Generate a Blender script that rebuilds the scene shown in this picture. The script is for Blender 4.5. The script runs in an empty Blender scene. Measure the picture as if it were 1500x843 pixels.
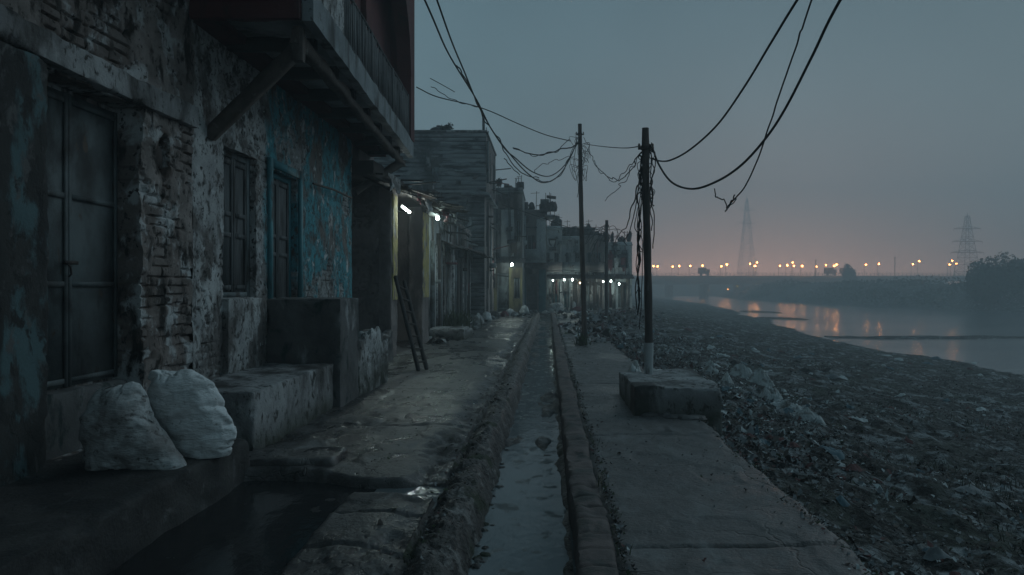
import bpy, math, random
import numpy as np
from mathutils import Vector, Matrix
random.seed(7); rng = np.random.default_rng(7)
S = bpy.context.scene
COL = S.collection
VPX, HY, F, EYE = 803.0, 420.0, 1000.0, 1.6
def pix(x, y, Y):                       # a point of the place seen at photo pixel x,y and lying Y metres down the street
    return np.array([(x-VPX)/F*Y, Y, (HY-y)/F*Y+EYE])
# ------------------------------------------------------------------ noise
def _h(ix, iy, iz, seed):
    a = (ix.astype(np.int64)*374761393 + iy.astype(np.int64)*668265263 + iz.astype(np.int64)*2147483647 + seed*974634) & 0xffffffff
    a = ((a ^ (a >> 13))*1274126177) & 0xffffffff
    a = ((a ^ (a >> 16))*2246822519) & 0xffffffff
    return ((a ^ (a >> 15)) & 0xffffff)/float(0x7fffff) - 1.0
def vn(x, y, z=0.0, seed=0):
    x, y, z = np.broadcast_arrays(np.asarray(x, float), np.asarray(y, float), np.asarray(z, float))
    fx, fy, fz = np.floor(x), np.floor(y), np.floor(z)
    tx, ty, tz = x-fx, y-fy, z-fz
    tx, ty, tz = [t*t*t*(t*(t*6-15)+10) for t in (tx, ty, tz)]
    r = 0
    for dx in (0, 1):
        for dy in (0, 1):
            for dz in (0, 1):
                w = (tx if dx else 1-tx)*(ty if dy else 1-ty)*(tz if dz else 1-tz)
                r = r + w*_h(fx+dx, fy+dy, fz+dz, seed)
    return r
def fbm(x, y, z=0.0, o=4, seed=0, g=.5):
    r, a, f, t = 0, 1.0, 1.0, 0
    for k in range(o):
        r = r + a*vn(np.asarray(x)*f+k*17.3, np.asarray(y)*f-k*9.1, np.asarray(z)*f+k*3.7, seed+k); t += a; a *= g; f *= 2.03
    return r/t
def sst(a, b, x):
    t = np.clip((np.asarray(x)-a)/(b-a), 0, 1); return t*t*(3-2*t)
# ------------------------------------------------------------------ mesh builder
class MB:
    def __init__(s): s.V = []; s.Q = []; s.A = []; s.n = 0
    def add(s, V, Fs, mi=0, wear=None, paint=None):
        V = np.asarray(V, float).reshape(-1, 3); n = len(V)
        s.V.append(V)
        a = np.zeros((n, 2))
        if wear is not None: a[:, 0] = np.asarray(wear).ravel()
        if paint is not None: a[:, 1] = np.asarray(paint).ravel()
        s.A.append(a)
        if isinstance(Fs, np.ndarray): s.Q.append((Fs+s.n, mi))
        else:
            d = {}
            for f in Fs: d.setdefault(len(f), []).append(f)
            for k, L in d.items(): s.Q.append((np.array(L, int)+s.n, mi))
        s.n += n
    def grid(s, P, mi=0, flip=False, mask=None, wear=None, paint=None, close=False):
        n, m = P.shape[:2]
        I = np.arange(n*m).reshape(n, m)
        if close: I = np.concatenate([I, I[:, :1]], 1)
        q = np.stack([I[:-1, :-1], I[1:, :-1], I[1:, 1:], I[:-1, 1:]], -1)
        if mask is not None: q = q[mask]
        q = q.reshape(-1, 4)
        if flip: q = q[:, ::-1]
        s.add(P.reshape(-1, 3), q, mi, wear, paint)
    def box(s, lo, hi, mi=0, rot=None, piv=None):
        x0, y0, z0 = lo; x1, y1, z1 = hi
        V = np.array([[x, y, z] for z in (z0, z1) for y in (y0, y1) for x in (x0, x1)], float)
        if rot is not None:
            c = V.mean(0) if piv is None else np.array(piv)
            V = (V-c) @ np.array(Matrix.Rotation(rot[0], 3, rot[1])).T + c
        s.add(V, [(0, 2, 3, 1), (4, 5, 7, 6), (0, 1, 5, 4), (2, 6, 7, 3), (0, 4, 6, 2), (1, 3, 7, 5)], mi)
    def obox(s, fr, u0, u1, d0, d1, z0, z1, mi=0):          # box in a facade frame: u along the wall, d out of it
        O, U, N = fr
        V = [np.append(O+U*u+N*d, z) for z in (z0, z1) for d in (d0, d1) for u in (u0, u1)]
        Fs = [(0, 2, 3, 1), (4, 5, 7, 6), (0, 1, 5, 4), (2, 6, 7, 3), (0, 4, 6, 2), (1, 3, 7, 5)]
        if U[0]*N[1]-U[1]*N[0] < 0: Fs = [f[::-1] for f in Fs]
        s.add(V, Fs, mi)
    def tube(s, pts, r, k=6, mi=0, cap=True):
        P = np.asarray(pts, float); n = len(P); R = np.broadcast_to(np.asarray(r, float), (n,))
        T = np.gradient(P, axis=0); T /= np.linalg.norm(T, axis=1)[:, None]+1e-9
        up = np.array([0, 0, 1.]) if abs(T[0, 2]) < .9 else np.array([1., 0, 0])
        a = np.cross(T[0], up); a /= np.linalg.norm(a)
        rings = []
        for i in range(n):
            a = a-T[i]*a.dot(T[i]); a /= np.linalg.norm(a)+1e-9; b = np.cross(T[i], a)
            t = np.arange(k)/k*2*math.pi
            rings.append(P[i]+R[i]*(np.cos(t)[:, None]*a+np.sin(t)[:, None]*b))
        s.grid(np.array(rings), mi, close=True, flip=True)
        if cap:
            s.add(rings[0], [tuple(range(k))], mi); s.add(rings[-1], [tuple(range(k))[::-1]], mi)
    def beam(s, a, b, w, h, mi=0, jit=0, seed=0):           # squared timber from a to b, slightly uneven
        a, b = np.array(a, float), np.array(b, float); L = np.linalg.norm(b-a); n = max(2, int(L/.12))
        T = (b-a)/L; up = np.array([0, 0, 1.]) if abs(T[2]) < .95 else np.array([1., 0, 0])
        x = np.cross(T, up); x /= np.linalg.norm(x); y = np.cross(x, T)
        rings = []
        for i in range(n+1):
            c = a+(b-a)*i/n
            ring = []
            for cx, cy in ((-1, -1), (-.2, -1.02), (1, -1), (1, .1), (1, 1), (.1, 1), (-1, 1), (-1.02, 0)):
                j = jit*vn(i*.6, cx*3+seed, cy*3, 5) if jit else 0
                ring.append(c+x*(cx*w/2+j)+y*(cy*h/2+j))
            rings.append(ring)
        s.grid(np.array(rings), mi, close=True, flip=True)
        s.add(rings[0], [tuple(range(8))], mi); s.add(rings[-1], [tuple(range(8))[::-1]], mi)
    def lathe(s, prof, c, k=14, mi=0):
        t = np.arange(k)/k*2*math.pi
        P = np.array([[(c[0]+r*math.cos(a), c[1]+r*math.sin(a), c[2]+z) for a in t] for r, z in prof])
        s.grid(P, mi, close=True, flip=True)
    def rough(s, lo, hi, res=.04, chip=.03, amp=.008, seed=0, mi=0, fn=None, rmin=.25):
        lo, hi = np.array(lo, float), np.array(hi, float); n = np.maximum(2, np.ceil((hi-lo)/res).astype(int))
        Vs, Qs, off = [], [], 0
        for ax in range(3):
            u, v = [(1, 2), (2, 0), (0, 1)][ax]
            gu, gv = np.linspace(lo[u], hi[u], n[u]+1), np.linspace(lo[v], hi[v], n[v]+1)
            A, B = np.meshgrid(gu, gv, indexing='ij')
            for side in (0, 1):
                P = np.zeros(A.shape+(3,)); P[..., u] = A; P[..., v] = B; P[..., ax] = hi[ax] if side else lo[ax]
                I = np.arange(A.size).reshape(A.shape)+off; off += A.size
                q = np.stack([I[:-1, :-1], I[1:, :-1], I[1:, 1:], I[:-1, 1:]], -1).reshape(-1, 4)
                if not side: q = q[:, ::-1]
                Vs.append(P.reshape(-1, 3)); Qs.append(q)
        V = np.concatenate(Vs); Q = np.concatenate(Qs)
        _, idx, inv = np.unique(np.round(V, 5), axis=0, return_index=True, return_inverse=True)
        V = V[idx]; Q = inv.ravel()[Q]
        c, h = (lo+hi)/2, (hi-lo)/2
        nz = fbm(V[:, 0]*7, V[:, 1]*7, V[:, 2]*7, 3, seed)
        bite = sst(.16, .42, fbm(V[:, 0]*2.6, V[:, 1]*2.6, V[:, 2]*2.6, 4, seed+21)); r = np.minimum(np.clip(chip*(.6+1.3*nz)+chip*2.6*bite, chip*rmin, None), h.min()*.9)[:, None]
        q = V-c; inn = np.clip(q, -(h-r), (h-r)); d = q-inn; L = np.linalg.norm(d, axis=1)[:, None]+1e-9
        nrm = d/L
        V2 = c+inn+nrm*r
        V2 = V2+nrm*(amp*(fbm(V[:, 0]*5, V[:, 1]*5, V[:, 2]*5, 4, seed+9)*1.4))[:, None]
        if fn is not None: V2 = fn(V2)
        s.add(V2, Q, mi)
    def lump(s, c, r, k=10, amp=.25, seed=0, mi=0, flat=True):
        th = np.linspace(0, math.pi, k); ph = np.arange(2*k)/(2*k)*2*math.pi
        A, B = np.meshgrid(th, ph, indexing='ij')
        D = np.stack([np.sin(A)*np.cos(B), np.sin(A)*np.sin(B), np.cos(A)], -1)
        m = 1+amp*fbm(D[..., 0]*1.9+seed*3.1, D[..., 1]*1.9, D[..., 2]*1.9, 4, seed)*1.6
        P = D*m[..., None]*np.array(r)
        if flat: P[..., 2] = np.maximum(P[..., 2], -.35*r[2])
        s.grid(P+np.array(c), mi, close=True)
    def build(s, name, mats, parent=None, smooth=None, loc=None):
        V = np.concatenate(s.V); A = np.concatenate(s.A)
        if parent is None:
            if loc is None:
                lo, hi = V.min(0), V.max(0); loc = np.array([(lo[0]+hi[0])/2, (lo[1]+hi[1])/2, lo[2]])
            base = np.array(loc, float)
        else: base = BASE[parent.name]
        V = V-base
        me = bpy.data.meshes.new(name)
        me.vertices.add(len(V)); me.vertices.foreach_set('co', V.astype(np.float32).ravel())
        lv = np.concatenate([q.ravel() for q, _ in s.Q]).astype(np.int32)
        lt = np.concatenate([np.full(len(q), q.shape[1]) for q, _ in s.Q])
        mi = np.concatenate([np.full(len(q), m) for q, m in s.Q]).astype(np.int32)
        me.loops.add(len(lv)); me.loops.foreach_set('vertex_index', lv)
        me.polygons.add(len(lt)); me.polygons.foreach_set('loop_start', np.concatenate([[0], np.cumsum(lt)[:-1]]).astype(np.int32))
        me.polygons.foreach_set('material_index', mi)
        me.update(calc_edges=True)
        for k, nm in enumerate(('wear', 'paint')):
            if np.abs(A[:, k]).max() > 0:
                at = me.attributes.new(nm, 'FLOAT', 'POINT'); at.data.foreach_set('value', A[:, k].astype(np.float32))
        for m in (mats if isinstance(mats, (list, tuple)) else [mats]): me.materials.append(m)
        if smooth is not None:
            me.shade_smooth()
            if smooth < 180: me.set_sharp_from_angle(angle=math.radians(smooth))
        me.validate()
        o = bpy.data.objects.new(name, me); COL.objects.link(o)
        if parent is not None: o.parent = parent; BASE[o.name] = base
        else: o.location = base; BASE[o.name] = base
        return o
BASE = {}
def thing(name, label, cat, loc, group=None):
    o = bpy.data.objects.new(name, None); COL.objects.link(o); o.location = loc; o.empty_display_size = .1
    BASE[o.name] = np.array(loc, float)
    return tag(o, label, cat, group)
def tag(o, label, cat, group=None):
    o['label'] = label; o['category'] = cat
    if group: o['group'] = group
    return o
def kind(o, k, label=None, cat=None):
    o['kind'] = k
    if label: o['label'] = label; o['category'] = cat
    return o
def copy_tree(o, parent=None):
    c = o.copy(); COL.objects.link(c)
    if parent is not None: c.parent = parent
    for ch in list(o.children): copy_tree(ch, c)
    return c
def spline(pts, n=10):
    P = np.asarray(pts, float); P = np.vstack([2*P[0]-P[1], P, 2*P[-1]-P[-2]]); out = []
    for i in range(1, len(P)-2):
        for t in np.arange(n)/n:
            a, b, c, d = P[i-1:i+3]
            out.append(.5*((2*b)+(c-a)*t+(2*a-5*b+4*c-d)*t*t+(3*b-a-3*c+d)*t**3))
    out.append(P[-2]); return np.array(out)
# ------------------------------------------------------------------ materials
class NT:
    def __init__(s, name):
        s.m = bpy.data.materials.new(name); s.m.use_nodes = True; s.t = s.m.node_tree; s.t.nodes.clear()
        s.out = s.n('ShaderNodeOutputMaterial'); s.b = s.n('ShaderNodeBsdfPrincipled'); s.l(s.b.outputs[0], s.out.inputs[0])
        s.pos = s.n('ShaderNodeNewGeometry').outputs['Position']
    def n(s, t, **kw):
        o = s.t.nodes.new(t)
        for k, v in kw.items(): setattr(o, k, v)
        return o
    def l(s, a, b): s.t.links.new(a, b)
    def val(s, sock, v):
        if isinstance(v, (int, float)): sock.default_value = v
        elif isinstance(v, (tuple, list)): sock.default_value = tuple(v)+((1,) if len(v) == 3 and len(sock.default_value) == 4 else ())
        else: s.l(v, sock)
    def math(s, op, a, b=0.0, clamp=False):
        o = s.n('ShaderNodeMath', operation=op, use_clamp=clamp); s.val(o.inputs[0], a); s.val(o.inputs[1], b); return o.outputs[0]
    def mix(s, f, a, b):
        o = s.n('ShaderNodeMix', data_type='RGBA'); s.val(o.inputs[0], f); s.val(o.inputs[6], a); s.val(o.inputs[7], b); return o.outputs[2]
    def mixf(s, f, a, b):
        o = s.n('ShaderNodeMix', data_type='FLOAT'); s.val(o.inputs[0], f); s.val(o.inputs[2], a); s.val(o.inputs[3], b); return o.outputs[0]
    def vec(s, stretch=(1, 1, 1), off=0):
        o = s.n('ShaderNodeMapping'); s.l(s.pos, o.inputs[0]); o.inputs[3].default_value = stretch; o.inputs[1].default_value = (off*3.1, off*1.7, off*5.3); return o.outputs[0]
    def noise(s, scale, stretch=(1, 1, 1), off=0, detail=6, rough=.6, dist=0):
        o = s.n('ShaderNodeTexNoise'); s.l(s.vec(stretch, off), o.inputs[0]); o.inputs['Scale'].default_value = scale
        o.inputs['Detail'].default_value = detail; o.inputs['Roughness'].default_value = rough; o.inputs['Distortion'].default_value = dist; return o.outputs[0]
    def step(s, v, thr, soft):
        o = s.n('ShaderNodeMapRange', interpolation_type='SMOOTHSTEP'); s.val(o.inputs[0], v); o.inputs[1].default_value = thr-soft; o.inputs[2].default_value = thr+soft; return o.outputs[0]
    def attr(s, nm): return s.n('ShaderNodeAttribute', attribute_name=nm).outputs['Fac']
def mat(name, c1, c2, scale=3., rough=.85, bump=.35, bscale=60., bdist=.01, layers=(), attrs=(), stretch=(1, 1, 1), spec=.3, metal=0, vor=None):
    t = NT(name); f = t.noise(scale, stretch, 1)
    col = t.mix(t.step(f, .5, .2), c1, c2); rg = rough
    h = t.noise(bscale, stretch, 2, detail=8)
    fine = t.noise(bscale*2.7, (1, 1, 1), 8, detail=3)
    col = t.mix(t.math('MULTIPLY', t.step(fine, .62, .12), .35), col, tuple(x*.45 for x in c1))
    for an, ac, ah in attrs:
        m = t.attr(an); ncol = t.mix(t.step(t.noise(9, (1, 1, 1), 12), .5, .15), ac, tuple(x*.62 for x in ac))
        col = t.mix(m, col, ncol); h = t.math('ADD', h, t.math('MULTIPLY', m, ah)); rg = t.mixf(m, rg, .92)
    if vor:
        vs_, vw, va = vor
        wv = t.n('ShaderNodeVectorMath', operation='ADD'); nz = t.n('ShaderNodeTexNoise'); t.l(t.pos, nz.inputs[0]); nz.inputs['Scale'].default_value = vs_*1.7; nz.inputs['Detail'].default_value = 5
        sc_ = t.n('ShaderNodeVectorMath', operation='SCALE'); t.l(nz.outputs[1], sc_.inputs[0]); sc_.inputs['Scale'].default_value = .9/vs_; t.l(t.pos, wv.inputs[0]); t.l(sc_.outputs[0], wv.inputs[1])
        vo = t.n('ShaderNodeTexVoronoi', feature='DISTANCE_TO_EDGE'); t.l(wv.outputs[0], vo.inputs[0]); vo.inputs['Scale'].default_value = vs_
        mr = t.n('ShaderNodeMapRange'); t.l(vo.outputs[0], mr.inputs[0]); mr.inputs[1].default_value = vw; mr.inputs[2].default_value = vw*.25
        cm = t.math('MULTIPLY', mr.outputs[0], t.math('MULTIPLY', t.step(t.noise(vs_*.45, (1, 1, 1), 33), .5, .08), va))
        col = t.mix(cm, col, tuple(x*.25 for x in c2)); h = t.math('SUBTRACT', h, t.math('MULTIPLY', cm, .9))
    for k, L in enumerate(layers):
        lc, ls, thr, soft, lr, lst, lh = L[:7]
        m = t.step(t.noise(ls, lst, 20+k*3, detail=7, rough=.62, dist=.3), thr, soft)
        if len(L) > 7:                        # stain, or painted lamp glow, kept to a band of heights: (z low, z high)
            zc = t.n('ShaderNodeSeparateXYZ'); t.l(t.pos, zc.inputs[0]); z = t.math('ADD', zc.outputs[2], t.math('MULTIPLY', t.math('SUBTRACT', f, .5), .35))
            mr = t.n('ShaderNodeMapRange'); t.l(z, mr.inputs[0]); mr.inputs[1].default_value = L[7][1]; mr.inputs[2].default_value = L[7][0]
            m = t.math('MULTIPLY', m, mr.outputs[0])
        col = t.mix(m, col, lc); rg = t.mixf(m, rg, lr)
        if lh: h = t.math('ADD', h, t.math('MULTIPLY', m, lh))
    b = t.n('ShaderNodeBump'); b.inputs['Strength'].default_value = bump; b.inputs['Distance'].default_value = bdist
    t.l(h, b.inputs['Height']); t.l(b.outputs[0], t.b.inputs['Normal'])
    t.val(t.b.inputs['Base Color'], col); t.val(t.b.inputs['Roughness'], rg)
    t.b.inputs['Specular IOR Level'].default_value = spec; t.b.inputs['Metallic'].default_value = metal
    return t.m
def emit(name, col, strength):
    m = bpy.data.materials.new(name); m.use_nodes = True; b = m.node_tree.nodes['Principled BSDF']
    b.inputs['Base Color'].default_value = (.8, .8, .8, 1); b.inputs['Emission Color'].default_value = col+(1,); b.inputs['Emission Strength'].default_value = strength
    return m
G = lambda v, t=0: (v*(1-t), v, v*(1+t))
M = {}
M['plaster'] = mat('old_limewash', (.52, .53, .53), (.3, .305, .31), 2.2, .9, .7, 45, layers=[((.13, .12, .115), 1.7, .54, .06, .9, (1, 1, .6), -.3), ((.075, .07, .066), 8, .575, .075, .95, (1, 1, .75), -.6), ((.035, .032, .03), 22, .6, .04, .95, (1, 1, .8), -.6), ((.5, .52, .53), 5, .63, .05, .9, (1, 1, .8), .2), ((.035, .04, .03), 3, .45, .2, .9, (1, 1, 1), 0, (.2, .75))], attrs=[('wear', (.12, .085, .07), -.4), ('paint', (.065, .29, .345), .2)])
M['brickwall'] = mat('eroded_brick', (.3, .265, .25), (.14, .122, .114), 3, .92, .7, 40, layers=[((.45, .46, .465), 3.6, .57, .06, .9, (1, 1, .8), .5), ((.025, .022, .02), 5, .57, .06, .95, (1, 1, .5), -.5), ((.04, .036, .034), 17, .61, .04, .95, (1, 1, .8), -.6)], attrs=[('wear', (.1, .07, .058), -.5), ('paint', (.06, .17, .19), .2)])
M['redwall'] = mat('dark_red_paint', (.115, .034, .036), (.075, .025, .028), 1.8, .85, .35, 40, layers=[((.06, .03, .03), 3, .58, .06, .9, (1, 1, .4), -.3)], attrs=[('wear', (.09, .06, .05), -.3)])
M['slab'] = mat('balcony_concrete', (.27, .3, .315), (.16, .18, .19), 2.6, .85, .4, 50, layers=[((.06, .06, .06), 2, .57, .08, .9, (1, 1, .3), 0), ((.045, .04, .04), 9, .64, .05, .9, (1, 1, 1), -.3)])
M['soffit'] = mat('sooty_soffit', (.5, .52, .53), (.3, .31, .32), 3, .95, .5, 30, layers=[((.11, .11, .105), 1.5, .6, .08, .9, (1, 1, 1), 0)])
M['tealpeel'] = mat('peeling_teal_post', (.05, .05, .048), (.03, .03, .03), 2, .9, .6, 40, layers=[((.075, .125, .135), 3.6, .55, .05, .85, (1, 1, .45), .4), ((.1, .1, .1), 8, .6, .05, .9, (1, 1, .6), .2), ((.03, .03, .03), 9, .58, .05, .95, (1, 1, .7), -.5)])
M['concrete'] = mat('stained_concrete', (.4, .405, .41), (.18, .18, .182), 1.9, .85, .7, 42, bdist=.012, layers=[((.06, .055, .052), 13, .6, .05, .9, (1, 1, .6), -.4), ((.36, .37, .37), 3.5, .62, .05, .9, (1, 1, .7), .1), ((.05, .048, .046), 1.3, .53, .08, .75, (1, 1, .5), -.1), ((.04, .04, .038), 6, .63, .05, .9, (1, 1, .7), -.5), ((.03, .035, .022), 3, .3, .3, .85, (1, 1, 1), 0, (0.0, .3))])
M['darkconcrete'] = mat('sooty_concrete', (.13, .13, .13), (.06, .06, .06), 2, .85, .5, 42, bdist=.012, layers=[((.34, .345, .35), 2.1, .6, .07, .85, (1, 1, .5), .1), ((.02, .034, .033), 5, .6, .08, .9, (1, 1, .6), -.4)])
M['step'] = mat('dark_step_stone', (.07, .067, .065), (.036, .035, .034), 2, .85, .8, 38, bdist=.015, layers=[((.13, .13, .13), 5, .62, .07, .9, (1, 1, .8), .2), ((.025, .025, .026), 2, .52, .12, .7, (1, 1, 1), -.2)])
M['pavement'] = mat('wet_pavement', (.105, .098, .095), (.062, .057, .055), 1.6, .46, .8, 35, bdist=.012, layers=[((.075, .07, .068), 7, .55, .12, .45, (1, .7, 1), -.2), ((.19, .19, .19), 4, .62, .12, .7, (1.2, .6, 1), .1), ((.04, .036, .034), .9, .51, .06, .26, (1, .55, 1), -.25), ((.022, .02, .02), 2.6, .575, .04, .12, (1, .6, 1), -.5), ((.06, .056, .05), 14, .63, .05, .8, (1, 1, 1), .3)], attrs=[('wear', (.03, .027, .025), -.6), ('paint', (.022, .02, .018), -.3)], spec=.55, vor=(1.3, .014, .9))
M['path'] = mat('footpath_concrete', (.112, .103, .1), (.066, .06, .058), 1.5, .5, .8, 38, bdist=.012, layers=[((.085, .081, .08), 7, .54, .14, .7, (1, .7, 1), -.2), ((.19, .19, .19), 4, .6, .14, .8, (1.3, .6, 1), .1), ((.055, .048, .046), .6, .51, .04, .34, (1, .8, 1), -.1), ((.035, .032, .031), 3.1, .61, .06, .3, (1, .6, 1), -.3), ((.17, .17, .17), 18, .66, .04, .9, (1, 1, 1), .3)], attrs=[('wear', (.02, .018, .016), -.8)], spec=.5, vor=(.95, .016, .9))
M['lamplityellow'] = mat('yellow_lamplight_paint', (.5, .42, .16), (.36, .31, .14), 3, .9, .6, 40, layers=[((.2, .17, .15), 5, .56, .06, .9, (1, 1, .5), -.4), ((.4, .41, .39), 3, .6, .06, .9, (1, 1, .6), .2)])  # yellow colour stands in for lamp light on the pillar sides
M['kerb'] = mat('drain_kerb_brick', (.16, .125, .118), (.095, .08, .077), 4, .75, .6, 40, layers=[((.045, .043, .04), 3, .55, .06, .6, (1, 1, 1), -.3)], attrs=[('wear', (.02, .02, .016), -.6)])
M['mud'] = mat('drain_mud', (.075, .067, .062), (.04, .036, .034), 5, .6, 1, 30, bdist=.02, layers=[((.17, .165, .16), 4, .58, .07, .55, (1, 1, 1), .2), ((.022, .02, .018), 11, .55, .06, .3, (1, 1, 1), -.5), ((.03, .04, .02), 2, .62, .05, .8, (1, 1, 1), 0)], spec=.5)
M['soil'] = mat('bank_soil', (.14, .135, .13), (.08, .077, .074), .9, .95, 1, 14, bdist=.05, layers=[((.3, .32, .33), 9, .6, .04, .9, (1, 1, 1), .3), ((.025, .024, .022), 14, .55, .05, .9, (1, 1, 1), -.3), ((.085, .092, .078), .35, .54, .08, .95, (1, 1, 1), 0), ((.3, .32, .33), 1.6, .56, .05, .9, (1, 1, 1), .1), ((.1, .1, .098), 6, .62, .05, .9, (1, 1, 1), .3), ((.02, .02, .018), 3.5, .56, .08, .9, (1, 1, 1), -.3)], spec=.15)
M['door'] = mat('dull_teal_door', (.125, .15, .155), (.07, .082, .086), 3, .6, .3, 50, layers=[((.035, .035, .035), 2.5, .55, .12, .75, (1, 1, .5), 0), ((.1, .075, .06), 8, .66, .04, .85, (1, 1, .5), -.3)])
M['shutter'] = mat('grey_shutter_wood', (.13, .14, .145), (.07, .077, .08), 4, .8, .5, 30, stretch=(3, 3, .35), layers=[((.03, .03, .03), 6, .56, .1, .9, (2, 2, .3), -.3)])
M['frame'] = mat('painted_frame', (.2, .24, .25), (.12, .135, .14), 3, .8, .4, 50, layers=[((.06, .055, .05), 4, .56, .07, .9, (1, 1, .5), -.3)])
M['tealframe'] = mat('teal_frame', (.045, .21, .25), (.035, .14, .17), 3, .7, .4, 50, layers=[((.05, .05, .05), 4, .58, .07, .9, (1, 1, .5), -.3)])
M['wood'] = mat('old_timber', (.1, .085, .075), (.06, .052, .048), 5, .85, .6, 25, stretch=(2, 2, 2), layers=[((.2, .19, .18), 5, .64, .05, .9, (1, 1, 1), 0)])
M['darkwood'] = mat('dark_timber', (.045, .04, .037), (.028, .026, .025), 5, .7, .5, 25)
M['pole'] = mat('pole_brown', (.12, .098, .09), (.075, .062, .058), 3, .8, .5, 30, stretch=(3, 3, .3), layers=[((.04, .036, .034), 3, .56, .08, .8, (2, 2, .3), -.2), ((.17, .16, .155), 4, .65, .05, .8, (2, 2, .4), 0)])
M['whiteband'] = mat('white_band', (.5, .52, .53), (.36, .375, .38), 4, .8, .3, 40, layers=[((.16, .14, .13), 5, .6, .06, .9, (1, 1, .5), -.2)])
M['cable'] = mat('black_cable', (.018, .018, .02), (.012, .012, .014), 5, .6, .1, 50)
M['iron'] = mat('rusty_iron', (.06, .045, .04), (.035, .03, .028), 9, .7, .4, 60)
M['tin'] = mat('rusted_tin', (.12, .115, .11), (.07, .06, .055), 4, .6, .4, 40, layers=[((.09, .055, .04), 3, .57, .08, .85, (1, 1, 1), .1)], metal=.3)
M['sackw'] = mat('woven_white_sack', (.82, .84, .85), (.55, .57, .58), 3, .8, 1, 30, bdist=.014, layers=[((.74, .76, .77), 6, .5, .05, .8, (.8, .8, 2.6), -.2), ((.45, .45, .44), 2.2, .56, .12, .85, (1, 1, .7), 0), ((.3, .29, .28), 20, .64, .06, .85, (1, 1, 1.4), 0)], stretch=(.6, .6, 1.6))
M['sackg'] = mat('woven_grey_sack', (.6, .62, .63), (.4, .41, .415), 3, .82, 1, 30, bdist=.014, layers=[((.52, .535, .54), 5, .5, .05, .8, (.9, .9, 2.2), -.2), ((.24, .23, .225), 2.6, .53, .12, .85, (1, 1, .8), 0), ((.13, .12, .115), 13, .61, .07, .9, (1, 1, 1.3), -.1)], stretch=(.6, .6, 1.6))
M['plastic'] = mat('pale_plastic', (.52, .56, .57), (.32, .345, .35), 4, .6, .4, 40, layers=[((.16, .15, .14), 6, .58, .08, .8, (1, 1, 1), 0)])
M['yellow'] = mat('lamplit_top_paint', (.26, .24, .235), (.16, .145, .14), 3, .9, .6, 40, layers=[((.42, .34, .1), 3, .42, .1, .9, (1, 1, .5), .3, (3.0, 1.7)), ((.13, .1, .085), 5, .56, .05, .9, (1, 1, .5), -.4), ((.36, .37, .36), 3, .62, .05, .9, (1, 1, .6), .2)])  # yellow in the upper part is lamp glow put into the colour
M['greywall'] = mat('grey_render', (.3, .32, .325), (.18, .19, .195), 1.2, .9, .4, 20, bdist=.02, layers=[((.06, .06, .06), .8, .54, .08, .9, (1.4, 1.4, .25), -.2), ((.32, .34, .345), 1.1, .62, .06, .9, (1, 1, .6), .1)], attrs=[('wear', (.07, .06, .055), -.4)])
M['palewall'] = mat('pale_render', (.55, .58, .59), (.36, .385, .395), 1.2, .9, .4, 20, bdist=.02, layers=[((.1, .1, .1), .9, .58, .07, .9, (1.4, 1.4, .3), -.2)], attrs=[('wear', (.12, .1, .09), -.4)])
M['brownwall'] = mat('brown_render', (.26, .23, .22), (.16, .142, .138), 1.2, .9, .4, 20, bdist=.02, layers=[((.05, .045, .045), .8, .55, .08, .9, (1.4, 1.4, .3), -.2)], attrs=[('wear', (.06, .05, .045), -.4)])
M['tealwall'] = mat('teal_render', (.08, .17, .19), (.06, .115, .13), 1.2, .9, .4, 20, bdist=.02, layers=[((.05, .05, .05), .8, .55, .08, .9, (1.4, 1.4, .3), -.2), ((.28, .29, .29), 1.3, .63, .05, .9, (1, 1, .5), .1)], attrs=[('wear', (.08, .07, .065), -.4)])
M['ochrewall'] = mat('ochre_render', (.33, .3, .15), (.22, .21, .13), 1.2, .9, .4, 20, bdist=.02, layers=[((.07, .06, .05), .8, .57, .08, .9, (1.4, 1.4, .3), -.2)], attrs=[('wear', (.1, .08, .07), -.4)])
M['plank'] = mat('grey_coursed_wall', (.36, .38, .39), (.18, .19, .2), 1.2, .95, .5, 12, bdist=.03, stretch=(.4, .4, 2.5), layers=[((.035, .035, .035), 1.1, .57, .08, .95, (.6, .6, 3), -.3), ((.045, .05, .05), .5, .56, .1, .9, (1, 1, 1), 0)], attrs=[('wear', (.03, .03, .03), -.4)])
M['leaf'] = mat('dark_leaf', (.03, .045, .022), (.02, .03, .016), 1, .8, .1, 10, spec=.1)
M['grass'] = mat('weed_green', (.06, .085, .035), (.04, .055, .026), 3, .8, .1, 10)
M['barkm'] = mat('bark', (.06, .05, .042), (.035, .03, .027), 6, .9, .5, 25)
M['steel'] = mat('tower_steel', (.16, .165, .17), (.12, .125, .13), 2, .6, .1, 20, metal=.4)
M['bridgec'] = mat('bridge_concrete', (.2, .2, .2), (.15, .15, .15), .2, .85, .2, 5)
M['ceramic'] = mat('brown_ceramic', (.14, .12, .11), (.1, .085, .08), 8, .3, .1, 30)
M['redrag'] = mat('red_rag', (.18, .05, .055), (.12, .04, .045), 5, .9, .3, 60)
LIT = [mat('litter_dark', (.05, .047, .045), (.032, .03, .029), 6, .9, .2, 40), mat('litter_brown', (.13, .108, .095), (.08, .067, .06), 6, .9, .2, 40), mat('litter_grey', (.24, .25, .26), (.16, .17, .175), 6, .85, .2, 40),
       mat('litter_pale', (.55, .59, .6), (.38, .41, .42), 6, .7, .2, 40), mat('litter_red', (.13, .05, .048), (.09, .04, .04), 6, .85, .2, 40), mat('litter_green', (.05, .07, .035), (.035, .05, .026), 6, .9, .2, 40), mat('litter_blue', (.1, .17, .2), (.07, .12, .15), 6, .7, .2, 40)]
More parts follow.
